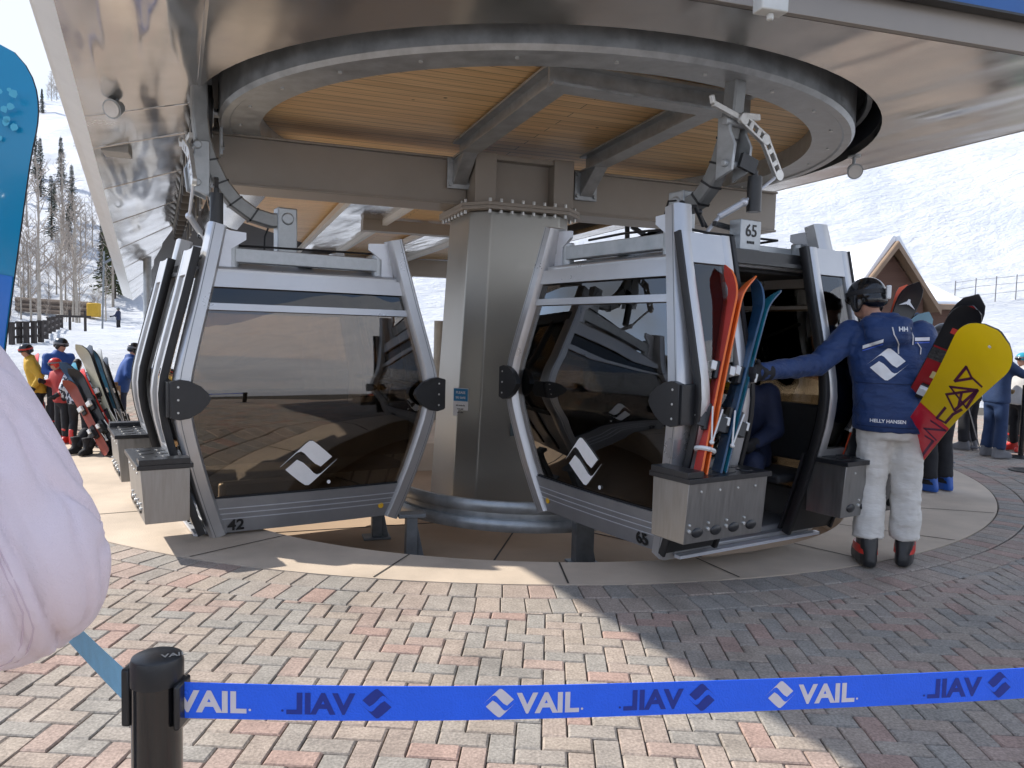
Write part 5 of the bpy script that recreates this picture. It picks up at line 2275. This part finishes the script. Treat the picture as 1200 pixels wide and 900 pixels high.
# ================================================================== BARRIER
sp_ = gnd(184, 850)
stx = at(184, 790, 1.14)
SX, SY = stx.x, stx.y
bs = thing("belt_stanchion", "glossy black queue stanchion holding the blue belt in the foreground", "stanchion", (SX, SY, 0))
mb = MB()
mb.cyl((0, 0, .03), (0, 0, .955), .0365, n=40)
mb.build("post", BLACKG, bs)
mb = MB()
mb.lathe([(.0001, .0), (.17, .0), (.17, .012), (.05, .03), (.0001, .03)], (0, 0, 0), 48)
mb.build("base", BLACKP, bs)
mb = MB()
mb.lathe([(.0001, .955), (.0385, .955), (.0385, .985), (.036, .994), (.032, .996), (.0001, .996)], (0, 0, 0), 48)
cp = mb.build("cap", BLACKP, bs)
g = text2d("VAIL", .018, .02)
decal("cap_lettering", g, V((SX + .012, SY - .012, .9965)), V((.9, .43, 0)), V((-.43, .9, 0)), mat("worn_silver_ink", (.30, .29, .26), .5), cp, th=.0006)
for c_, s_ in (((-.040, .004, .935), (.014, .045, .09)), ((.040, -.004, .925), (.010, .045, .07))):
    mb = MB()
    mb.box(c_, s_)
    mb.build("belt_clip", BLACKP, bs, bevel=.004)
bs2 = copy_tree(bs)
bs2.location = (1.66, 1.455, 0)
tag(bs2, "second black queue stanchion at the far end of the blue belt", "stanchion")

BELT = mat("royal_blue_webbing", (.012, .13, .88), .5, 0, .05, 20, .25, 300)
INKW = mat("pale_print", (.66, .62, .66), .6, 0, .04, 60)
INKD = mat("navy_print", (.008, .030, .27), .6, 0, .05, 60)
A_ = V((SX + .036, SY - .008, 0))
B_ = V((1.62, 1.45, 0))
bt = thing("barrier_belt", "royal blue webbing belt printed with white and mirrored lettering across the foreground", "belt", A_)
bd_ = (B_ - A_).normalized()
bn = V((bd_.y, -bd_.x, 0))
Lb = (B_ - A_).length
zt, zb = .958, .902


def beltp(t, zz):
    s = t / Lb
    sag = -.036 * 4 * s * (1 - s) - .004 * s
    return A_ + bd_ * t + Z * (zz + sag) + bn * .004 * math.sin(t * 5)


mb = MB()
mb.sheet(lambda a, b: beltp(Lb * a, zb + (zt - zb) * b), 80, 3, bn * -.0015)
be = mb.build("webbing", BELT, bt, world=True, smooth=40)
# printing: bent onto the belt
def belt_print(name, g2, t0, zc, m, flip=False, off=.0006):
    w_ = max(p[0] for p in g2[0])
    me_v = []
    for x, y in g2[0]:
        xx = (w_ - x) if flip else x
        q = beltp(t0 + xx, zc + y)
        me_v.append(q + bn * off)
    mb_ = MB()
    mb_.add(me_v, g2[1])
    return mb_.build(name, m, be, world=True, smooth=0)


zc = (zt + zb) / 2


def subdiv2(g2):
    return g2


lg = logo2d(.055)
lg = ([(x * .96 + .023, y) for x, y in lg[0]], lg[1], .046)
tv = text2d("VAIL", .046, .035)
tv = ([(x * 1.09, y - .0165) for x, y in tv[0]], tv[1], tv[2] * 1.09)
dot = ([(.002 * math.cos(a), .002 * math.sin(a) - .0125) for a in [i * .7854 for i in range(8)]], [tuple(range(8))], .004)
pxs = lambda px, py: None
# find belt parameter for a pixel column
def belt_t(px):
    d = ray(px, 820)
    nn = bn
    o = V((0, 0, CAMZ))
    q = o + d * ((A_ - o).dot(nn) / d.dot(nn))
    return (q - A_).dot(bd_)


for lx, x0 in ((None, 207), (569, 607), (901, 938)):
    t0 = belt_t(x0) if lx else belt_t(209) - .002
    belt_print("belt_lettering", tv, t0, zc, INKW)
    belt_print("belt_dot", dot, t0 + tv[2] + .005, zc, INKW)
    if lx:
        belt_print("belt_logo", lg, belt_t(lx), zc, INKW)
for tx, lx in ((336, 421), (731, 805), (1086, 1152)):
    belt_print("belt_lettering", tv, belt_t(tx), zc, INKD, True)
    belt_print("belt_dot", dot, belt_t(tx) - .006, zc, INKD)
    belt_print("belt_logo", lg, belt_t(lx), zc, INKD, True)

bl2 = thing("barrier_belt", "blue belt with sunlight in its colour, running back from the stanchion under the pink sleeve", "belt", (SX - .04, SY + .01, 0))
P0 = V((SX - .045, SY + .012, .945))
P1 = V((-1.35, 1.95, .955))
mb = MB()
ws = .056


def belt2(a, b):
    p = P0 + (P1 - P0) * a + Z * (-.012 * 4 * a * (1 - a))
    tw = .15 + .65 * a
    return p - (Z * math.cos(tw) + V((.5, -.8, 0)) * math.sin(tw) * .6) * ws * (1 - b) + Z * .012


mb.sheet(belt2, 40, 3, V((.0012, -.0008, 0)))
w2 = mb.build("webbing", mat("sunlit_blue_webbing", (.22, .56, .84), .55, 0, .08, 30, .2, 300), bl2, world=True, smooth=40)  # belt blue lightened to paint the sun shining through the webbing
mb = MB()
gg = text2d("VAIL", .036, .02)
mb.add([belt2((.22 - x) / (P1 - P0).length * 1.0 + .03, .35 + y / ws) + V((.0016, -.0016, .001)) for x, y in gg[0]], gg[1])
mb.build("belt_lettering", mat("blue_grey_print", (.16, .30, .42), .6), w2, world=True, smooth=0)

# black posts at the far right
for i, (px, py0, py1) in enumerate(((1196, 536, 452), (1204, 552, 455))):
    q = gnd(px, py0)
    ps = thing("belt_stanchion", "thin black stanchion at the far right edge, %s" % ("behind the nearer one" if i == 0 else "in front of the other one"), "stanchion", (q.x, q.y, 0))
    mb = MB()
    mb.cyl((0, 0, .02), (0, 0, .98), .035, n=16)
    mb.build("post", BLACKG, ps)
    mb = MB()
    mb.lathe([(.0001, .0), (.2, .0), (.2, .012), (.05, .03), (.0001, .03)], (0, 0, 0), 24)
    mb.build("base", BLACKP, ps)

# ski poles on the right
for (a, b, lb) in (((1108, 546), (1098, 455), "pair of thin grey ski poles below the yellow snowboard"), ((1140, 528), (1127, 462), "pair of grey ski poles held by the person in black trousers")):
    q = gnd(*a)
    t = thing("pair_of_ski_poles", lb, "ski poles", q)
    for k in (0, 1):
        p0 = gnd(a[0] + k * 9, a[1] + k * 1)
        p1 = at(b[0] + k * 4, b[1], p0.y)
        mb = MB()
        mb.cyl(p0, p1, .008, .009, 8)
        mb.cyl(p1 - (p1 - p0).normalized() * .13, p1, .018, .02, 8)
        mb.cyl(p0 + (p1 - p0).normalized() * .05, p0 + (p1 - p0).normalized() * .06, .035, .03, 10)
        mb.build("pole", GREYC, t, world=True)

# ================================================================== CABIN HOUSE ON THE RIGHT
hs_o = at(1037, 400, 22)
hx, hy = hs_o.x, hs_o.y
gz = terrain(hx, hy) - .1
hs = thing("brown_hut", "brown timber hut with a snowy gabled roof on the right snow slope", "hut", (hx, hy, gz))
BRN = mat("brown_siding", (.115, .060, .042), .75, 0, .12, 3, .15, 20, stretch=(.2, .2, 12))
TRIM = mat("tan_trim", (.26, .18, .12), .7, 0, .1, 5)
ap = at(1037, 284, 22).z - gz
ev = at(1090, 360, 22).z - gz
hwid = (at(1090, 360, 22).x - hx)
mb = MB()
k = .83
mb.prism([(-hwid * k, 0, 0), (hwid * k, 0, 0), (hwid * k, 0, ev + .22), (0, 0, ap - .25), (-hwid * k, 0, ev + .22)], (0, 6, 0))
mb.box((1.6, 3.4, ev / 2), (2.1, 4.4, ev))
mb.build("wall", BRN, hs, smooth=0)
sn = mat("roof_snow", (.80, .82, .85), .8, 0, .06, 2, .4, 8)
for sg in (-1, 1):
    mb = MB()
    mb.prism([(0, -.45, ap), (sg * hwid * 1.05, -.45, ev - .03), (sg * hwid * 1.05, -.45, ev - .15), (0, -.45, ap - .14)], (0, 6.6, 0))
    rf = mb.build("roof", TRIM, hs, smooth=0)
    mb = MB()
    mb.prism([(0, -.30, ap + .005), (sg * hwid * 1.0, -.30, ev + .035), (sg * hwid * 1.0, -.30, ev + .15), (sg * .1, -.30, ap + .17), (0, -.3, ap + .17)], (0, 6.3, 0))
    mb.build("snow_cover", sn, rf, smooth=0, bevel=.05)
    mb = MB()
    mb.prism([(0, -.49, ap - .02), (sg * hwid * 1.05, -.49, ev - .06), (sg * hwid * 1.05, -.49, ev - .22), (0, -.49, ap - .21)], (0, .038, 0))
    mb.build("barge_board", TRIM, rf, smooth=0)
xe = at(1142, 356, 22.6).x - hx
ez_ = at(1120, 357, 22.6).z - gz
mb = MB()
mb.add([(.35, .75, ez_), (xe, .75, ez_), (xe, 6.2, ez_), (.35, 6.2, ez_), (.35, 3.5, ap - .3), (xe - 1.35, 3.5, ap - .3),
        (.35, .75, ez_ - .14), (xe, .75, ez_ - .14), (xe, 6.2, ez_ - .14), (.35, 6.2, ez_ - .14)],
       [(0, 1, 5, 4), (1, 2, 5), (2, 3, 4, 5), (6, 7, 1, 0), (7, 8, 2, 1), (8, 9, 3, 2), (9, 8, 7, 6), (0, 4, 3, 9, 6)])
rf = mb.build("roof", TRIM, hs, smooth=0)
mb = MB()
e = .10
mb.add([(.4, .80, ez_ + .02), (xe - .05, .80, ez_ + .02), (xe - .05, 6.1, ez_ + .02), (.4, 6.1, ez_ + .02), (.4, 3.5, ap - .27), (xe - 1.4, 3.5, ap - .27),
        (.4, .82, ez_ + .12), (xe - .1, .82, ez_ + .12), (xe - .1, 6.05, ez_ + .12), (.4, 6.05, ez_ + .12), (.4, 3.5, ap - .13), (xe - 1.4, 3.5, ap - .13)],
       [(6, 7, 11, 10), (7, 8, 11), (8, 9, 10, 11), (0, 1, 7, 6), (1, 2, 8, 7), (2, 3, 9, 8), (0, 6, 10, 9, 3)])
mb.build("snow_cover", sn, rf, smooth=0, bevel=.04)
mb = MB()
mb.obox((.95, 1.19 - .12, 0), (.5, 0, 0), (0, .12, 0), (0, 0, ev))
mb.build("corner_post", BRN, hs, smooth=0)
mb = MB()
mb.obox((2.64, 1.16, 0), (.05, 0, 0), (0, .05, 0), (0, 0, ev))
mb.build("corner_trim", TRIM, hs, smooth=0)
mb = MB()
for zz in [i * .26 + .3 for i in range(int(ap / .26))]:
    hw_ = hwid * k if zz < ev else hwid * k * (ap - zz) / (ap - ev)
    if hw_ > .1:
        mb.obox((-hw_, -.014, zz), (2 * hw_, 0, 0), (0, .012, 0), (0, 0, .03))
mb.build("siding_batten", BRN, hs, smooth=0)

# snow heap next to the hut
q = at(975, 310, 30)
mb = MB()
mb.ball((0, 0, .4), (1.6, 1.3, 1.7), 20, 14)
for vtx in mb.v:
    vtx += V((noise.noise(vtx * 1.3), noise.noise(vtx * 1.3 + V((9, 0, 0))), noise.noise(vtx * 1.1 + V((0, 7, 0))))) * .45
o = mb.build("snow_heap", SNOW, None, smooth=180)
o.location = (q.x, q.y, terrain(q.x, q.y))
tag(o, "rounded heap of snow on the slope left of the brown hut", "snow heap")

# ================================================================== DISTANT GONDOLA CABINS ON THEIR CABLE
cA, cB = at(700, 300, 60), at(1010, 214, 260)
cA.z, cB.z = 9, cB.z + 6
for (px, py, Y_), lb in (((940, 233, 230), "tiny dark gondola cabin far up the slope, lower of the two below the roof edge"), ((952, 227, 236), "tiny dark gondola cabin far up the slope, upper of the two below the roof edge")):
    q = at(px, py, Y_)
    t = thing("distant_gondola", lb, "gondola cabin", q)
    mb = MB()
    mb.loft([[V((x * k, y * .9, z)) for x, y in ((1, 1), (-1, 1), (-1, -1), (1, -1))] for z, k in ((-1, .7), (0, 1), (1, .75))])
    mb.build("cabin_body", GALVD, t, smooth=0)
    mb = MB()
    mb.cyl((0, 0, 1), (0, 0, 3.2), .12, n=6)
    mb.build("hanger_arm", GALVD, t)
a, b = at(935, 222, 228), at(956, 219, 238)
d = (b - a)
mb = MB()
mb.cyl(a - d * 8, b + d * 6, .05, n=6)
tag(mb.build("lift_cable", GALVD), "thin steel haul cable above the tiny distant gondola cabins", "cable")

# ================================================================== TREES
BARK = mat("conifer_bark", (.06, .045, .035), .9, 0, .3, 6)
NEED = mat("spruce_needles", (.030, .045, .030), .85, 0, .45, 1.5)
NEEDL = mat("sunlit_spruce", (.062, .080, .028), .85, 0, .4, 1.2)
ASPB = mat("aspen_bark", (.34, .30, .25), .85, 0, .25, 3)
TWIG = mat("bare_twigs", (.30, .255, .215), .9, 0, .25, 2)


def conifer(name, label, loc, h, seed, rad, need, group, dens=1.):
    rn = random.Random(seed)
    t = thing(name, label, "conifer", loc, rn.uniform(0, 6), group)
    mb = MB()
    mb.tube([(0, 0, -.3), (.02 * h * .1, 0, h * .4), (0, .01 * h * .2, h * .8), (0, 0, h)], [h * .018, h * .013, h * .006, .01], 7)
    mb.build("trunk", BARK, t)
    mb = MB()
    nl = int(34 * dens)
    for i in range(nl):
        f = .10 + .9 * (i / nl) ** .9
        z = h * f
        br = rad * (1 - f) ** .8 * rn.uniform(.65, 1.15) + .06
        k = rn.randint(4, 6)
        a0_ = rn.uniform(0, 6.28)
        for j in range(k):
            if rn.random() < .12:
                continue
            a = a0_ + j * 6.283 / k + rn.uniform(-.3, .3)
            d = V((math.cos(a), math.sin(a), 0))
            x = V((-d.y, d.x, 0))
            L = br * rn.uniform(.6, 1.1)
            drop = rn.uniform(.25, .55)
            ns = max(3, int(L / .28))
            for q in range(ns):
                g0 = (q + .2) / ns
                p = d * L * g0 + V((0, 0, z - drop * L * g0 + .12 * L * g0 * g0))
                for sd in (-1, 1):
                    w_ = (.22 + .20 * L * (1 - g0)) * rn.uniform(.6, 1.2)
                    e = p + d * w_ * .7 + x * sd * w_ + V((0, 0, -w_ * rn.uniform(.1, .8)))
                    mid = (p + e) / 2 + V((0, 0, .05)) + d * .09 * rn.uniform(.3, 1.4)
                    mb.add([p, mid, e, (p + e) / 2 - d * .07 - V((0, 0, .10))], [(0, 1, 2, 3)])
            tip = d * L + V((0, 0, z - drop * L + .12 * L))
            mb.add([tip - d * .3 - x * .1, tip - d * .3 + x * .1, tip + d * .12 - Z * .05], [(0, 1, 2)])
    mb.add([V((-.08, 0, h * .95)), V((.08, 0, h * .95)), V((0, 0, h * 1.03))], [(0, 1, 2)])
    mb.build("crown", need, t, smooth=0)
    return t


def aspen(name, label, loc, h, seed, group, tw=None):
    rn = random.Random(seed)
    t = thing(name, label, "bare tree", loc, rn.uniform(0, 6), group)
    mb = MB()
    path = [V((rn.uniform(-.03, .03) * i, rn.uniform(-.03, .03) * i, h * i / 6 - (.3 if i == 0 else 0))) for i in range(7)]
    mb.tube(path, [h * .013 * (1 - i / 7.5) for i in range(7)], 6)
    mb.build("trunk", ASPB, t)
    mb = MB()
    for i in range(34):
        f = rn.uniform(.28, .98)
        a = rn.uniform(0, 6.28)
        z = h * f
        k = min(5, int(f * 6))
        base = path[k] + (path[k + 1] - path[k]) * (f * 6 - k)
        L = h * (.22 * (1 - f) + .07) * rn.uniform(.6, 1.3)
        d = V((math.cos(a), math.sin(a), rn.uniform(.5, 1.4))).normalized()
        m_ = base + d * L * .5 + V((0, 0, L * .05))
        e = base + d * L + V((0, 0, L * .2))
        mb.tube([base, m_, e], [h * .0035, h * .0025, h * .0012], 3, False)
        for j in range(5):
            g0 = rn.uniform(.25, 1)
            p = base + (e - base) * g0
            q = p + V((rn.uniform(-1, 1), rn.uniform(-1, 1), rn.uniform(.1, 1.2))).normalized() * L * rn.uniform(.25, .55)
            mb.tube([p, (p + q) / 2 + V((0, 0, .03)), q], [h * .0018, h * .0014, h * .0008], 3, False)
    mb.build("branches", tw or TWIG, t, smooth=0)
    return t


rt_ = random.Random(5)
# big sunlit spruce next to the eave
q = onterr(134, 347)
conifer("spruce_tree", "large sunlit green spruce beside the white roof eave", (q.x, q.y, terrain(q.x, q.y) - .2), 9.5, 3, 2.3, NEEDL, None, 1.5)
LBC = "dark green conifer on the snowy hillside among bare aspens"
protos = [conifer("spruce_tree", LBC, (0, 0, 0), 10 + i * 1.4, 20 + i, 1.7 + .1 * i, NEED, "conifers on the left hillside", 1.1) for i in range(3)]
spots = [(82, 335, 78), (86, 338, 84), (62, 330, 80), (66, 338, 88), (74, 330, 95), (50, 320, 92), (112, 310, 110), (118, 300, 118), (81, 184, 175), (53, 212, 150), (121, 330, 74), (44, 300, 100), (95, 300, 120),
         (146, 300, 90), (20, 300, 90), (5, 290, 95), (-20, 300, 100), (170, 300, 110), (-50, 280, 120), (78, 178, 182), (30, 200, 160)]


def place_tree(t, px, Y_, sc):
    d = ray(px, 380)
    x = d.x / d.y * Y_
    t.location = (x, Y_, terrain(x, Y_) - .2)
    t.scale = (sc, sc, sc)
    t.rotation_euler = (0, 0, rt_.uniform(0, 6.28))


for i, (px, py, Y_) in enumerate(spots):
    t = protos[i] if i < 3 else copy_tree(protos[i % 3])
    place_tree(t, px, Y_, rt_.uniform(.55, .95) * (.75 if Y_ > 140 else .62))
LBA = "bare leafless aspen standing on the snowy hillside"
ap_ = [aspen("aspen_tree", LBA, (0, 0, 0), 9 + i, 50 + i, "bare aspens on the left hillside") for i in range(4)]
cnt = 0
for i in range(80):
    if i < 40:
        Y_ = rt_.uniform(62, 84)
        px = rt_.uniform(-60, 135)
        sc = rt_.uniform(.4, .85)
    else:
        Y_ = rt_.uniform(160, 186)
        px = rt_.uniform(-80, 175)
        sc = rt_.uniform(.35, .65)
    t = ap_[cnt] if cnt < 4 else copy_tree(ap_[cnt % 4])
    cnt += 1
    place_tree(t, px, Y_, sc)
# two tall pale aspens standing forward
for px, Y_, sc, lb in ((72, 56, .95, "tall pale aspen trunk rising above the log wall, the nearer of two"), (90, 60, 1.0, "tall pale aspen trunk by the log wall end, right of its twin"), (46, 54, 1.15, "tallest pale aspen, next to the blue snowboard")):
    t = copy_tree(ap_[1])
    del t["group"]
    t["label"] = lb
    place_tree(t, px, Y_, sc)
# low bare shrubs on the run-out
GSH = "bare shrubs along the foot of the hill"
shp = aspen("bare_shrub", "low bare shrub at the foot of the snowy hillside", (0, 0, 0), 3.0, 90, GSH)
for i in range(26):
    t = shp if i == 0 else copy_tree(shp)
    place_tree(t, rt_.uniform(-30, 125), rt_.uniform(60, 72), rt_.uniform(.5, 1.1))

# ================================================================== FENCES, LOG WALL
WOODF = mat("dark_fence_wood", (.045, .036, .032), .85, 0, .25, 5)
fd = thing("post_and_rail_fence", "dark wooden post and rail fence on the snow at left", "fence", at(50, 390, 42))
prev = None
pts_ = [(14, 404), (23, 403), (31, 402.5), (40, 402), (48, 401), (54, 397), (58, 392), (63, 389), (68, 386), (72, 384)]
for i, (px, py) in enumerate(pts_):
    Y_ = 36 + (i * .15 if i < 5 else (i - 4) * 1.9)
    b = onterr(px, py, 20, 70)
    b.z -= .1
    mb = MB()
    mb.box(b + V((0, 0, .42)), (.16, .16, 1.0))
    mb.box(b + V((0, 0, .95)), (.20, .20, .06))
    mb.build("post", WOODF, fd, world=True, smooth=0)
    if prev:
        for zz in (.38, .72):
            mb = MB()
            mb.bar(prev + V((0, 0, zz)), b + V((0, 0, zz)), .05, .10)
            mb.build("rail", WOODF, fd, world=True, smooth=0)
    prev = b
a, b = onterr(20, 364, 30, 80), onterr(106, 372, 30, 80)
lw = thing("log_wall", "long low dark log wall across the snow, with a yellow padded end", "log wall", (a + b) / 2)
for zz in (.25, .65, 1.05):
    mb = MB()
    mb.cyl(a + V((0, 0, zz)), b + V((0, 0, zz)), .24, n=10)
    mb.build("log", mat("log_brown", (.12, .09, .07), .9, 0, .25, 2), lw, world=True)
mb = MB()
mb.box(b + V((.3, 0, .6)), (1.0, .6, 1.2))
mb.build("end_pad", YELC, lw, world=True, bevel=.1)
# snow-making gun poles
q = at(120, 385, 50)
q.z = terrain(q.x, q.y)
sg_ = thing("snow_gun", "thin grey snow gun pole leaning up to the roof eave", "snow gun", q)
mb = MB()
mb.cyl(q, q + V((.15, 0, 5.0)), .06, n=8)
mb.build("pole", GALVD, sg_, world=True)
mb = MB()
mb.cyl(q + V((.1, 0, 4.2)), q + V((2.0, 0, 5.3)), .08, n=8)
mb.build("lance", GALVD, sg_, world=True)
# slow-sign style barrier posts on the run
q = at(82, 385, 50)
q.z = terrain(q.x, q.y)
rb = thing("wooden_barrier", "small wooden rail barrier on the snow below the log wall", "barrier", q)
for dx in (0, 1.0):
    mb = MB()
    mb.box(q + V((dx, 0, .7)), (.12, .12, 1.4))
    mb.build("post", WOODF, rb, world=True, smooth=0)
mb = MB()
mb.bar(q + V((-.5, -.07, 1.0)), q + V((1.4, -.07, 1.0)), .05, .14)
mb.build("rail", WOODF, rb, world=True, smooth=0)
# rope fence on the right slope
rf_ = thing("rope_fence", "thin rope fence on posts crossing the right snow slope", "rope fence", at(1170, 350, 40))
prev = None
for i in range(6):
    b = onterr(1118 + i * 24, 360 - i * 3, 25, 90)
    mb = MB()
    mb.cyl(b, b + V((0, 0, 1.5)), .03, n=6)
    mb.build("post", GREYC, rf_, world=True)
    if prev:
        mb = MB()
        for zz in (.5, 1.0, 1.4):
            mb.cyl(prev + V((0, 0, zz)), b + V((0, 0, zz)), .012, n=5)
        mb.build("rope", GREYC, rf_, world=True)
    prev = b
# ================================================================== LIGHT, WORLD, RENDER
S = V((-.70, .145, .68)).normalized()
sl = bpy.data.lights.new("sun", 'SUN')
sl.energy = 2.75
sl.angle = R(.8)
sl.color = (1, .955, .88)
so = bpy.data.objects.new("sun", sl)
COL.objects.link(so)
so.rotation_euler = S.to_track_quat('Z', 'Y').to_euler()
w = bpy.data.worlds.new("World")
scene.world = w
w.use_nodes = True
N, L = w.node_tree.nodes, w.node_tree.links
bg = N["Background"]
sky = N.new("ShaderNodeTexSky")
sky.sky_type = 'NISHITA'
sky.sun_disc = False
sky.sun_elevation = math.asin(S.z)
sky.sun_rotation = math.atan2(S.x, S.y)
sky.altitude = 2500
sky.dust_density = 1.5
tc = N.new("ShaderNodeTexCoord")
cn = N.new("ShaderNodeTexNoise")
cn.inputs["Scale"].default_value = 2.6
cn.inputs["Detail"].default_value = 7
mpn = N.new("ShaderNodeMapping")
mpn.inputs["Scale"].default_value = (1, 1, 3)
L.new(tc.outputs["Generated"], mpn.inputs[0])
L.new(mpn.outputs[0], cn.inputs["Vector"])
cr = N.new("ShaderNodeMapRange")
cr.inputs[1].default_value, cr.inputs[2].default_value = .36, .62
cr.inputs[3].default_value, cr.inputs[4].default_value = .22, .95
L.new(cn.outputs[0], cr.inputs[0])
mxc = N.new("ShaderNodeMix")
mxc.data_type = 'RGBA'
mxc.inputs[7].default_value = (2.95, 3.15, 3.45, 1)
sx_ = N.new("ShaderNodeSeparateXYZ")
L.new(tc.outputs["Generated"], sx_.inputs[0])
fr_ = N.new("ShaderNodeMapRange")
fr_.inputs[1].default_value, fr_.inputs[2].default_value = -.3, .35
fr_.inputs[3].default_value, fr_.inputs[4].default_value = .55, 1.
L.new(sx_.outputs[1], fr_.inputs[0])
mlc = N.new("ShaderNodeMath")
mlc.operation = 'MULTIPLY'
L.new(cr.outputs[0], mlc.inputs[0])
L.new(fr_.outputs[0], mlc.inputs[1])
L.new(mlc.outputs[0], mxc.inputs[0])
L.new(sky.outputs[0], mxc.inputs[6])
L.new(mxc.outputs[2], bg.inputs[0])
bg.inputs[1].default_value = .15
vs_ = scene.view_settings
vs_.view_transform = 'Standard'
vs_.look = 'None'
vs_.exposure = 1.12
vs_.gamma = 1
scene.cycles.use_denoising = True
scene.cycles.max_bounces = 10
scene.cycles.transparent_max_bounces = 24
scene.cycles.glossy_bounces = 5
scene.cycles.diffuse_bounces = 4
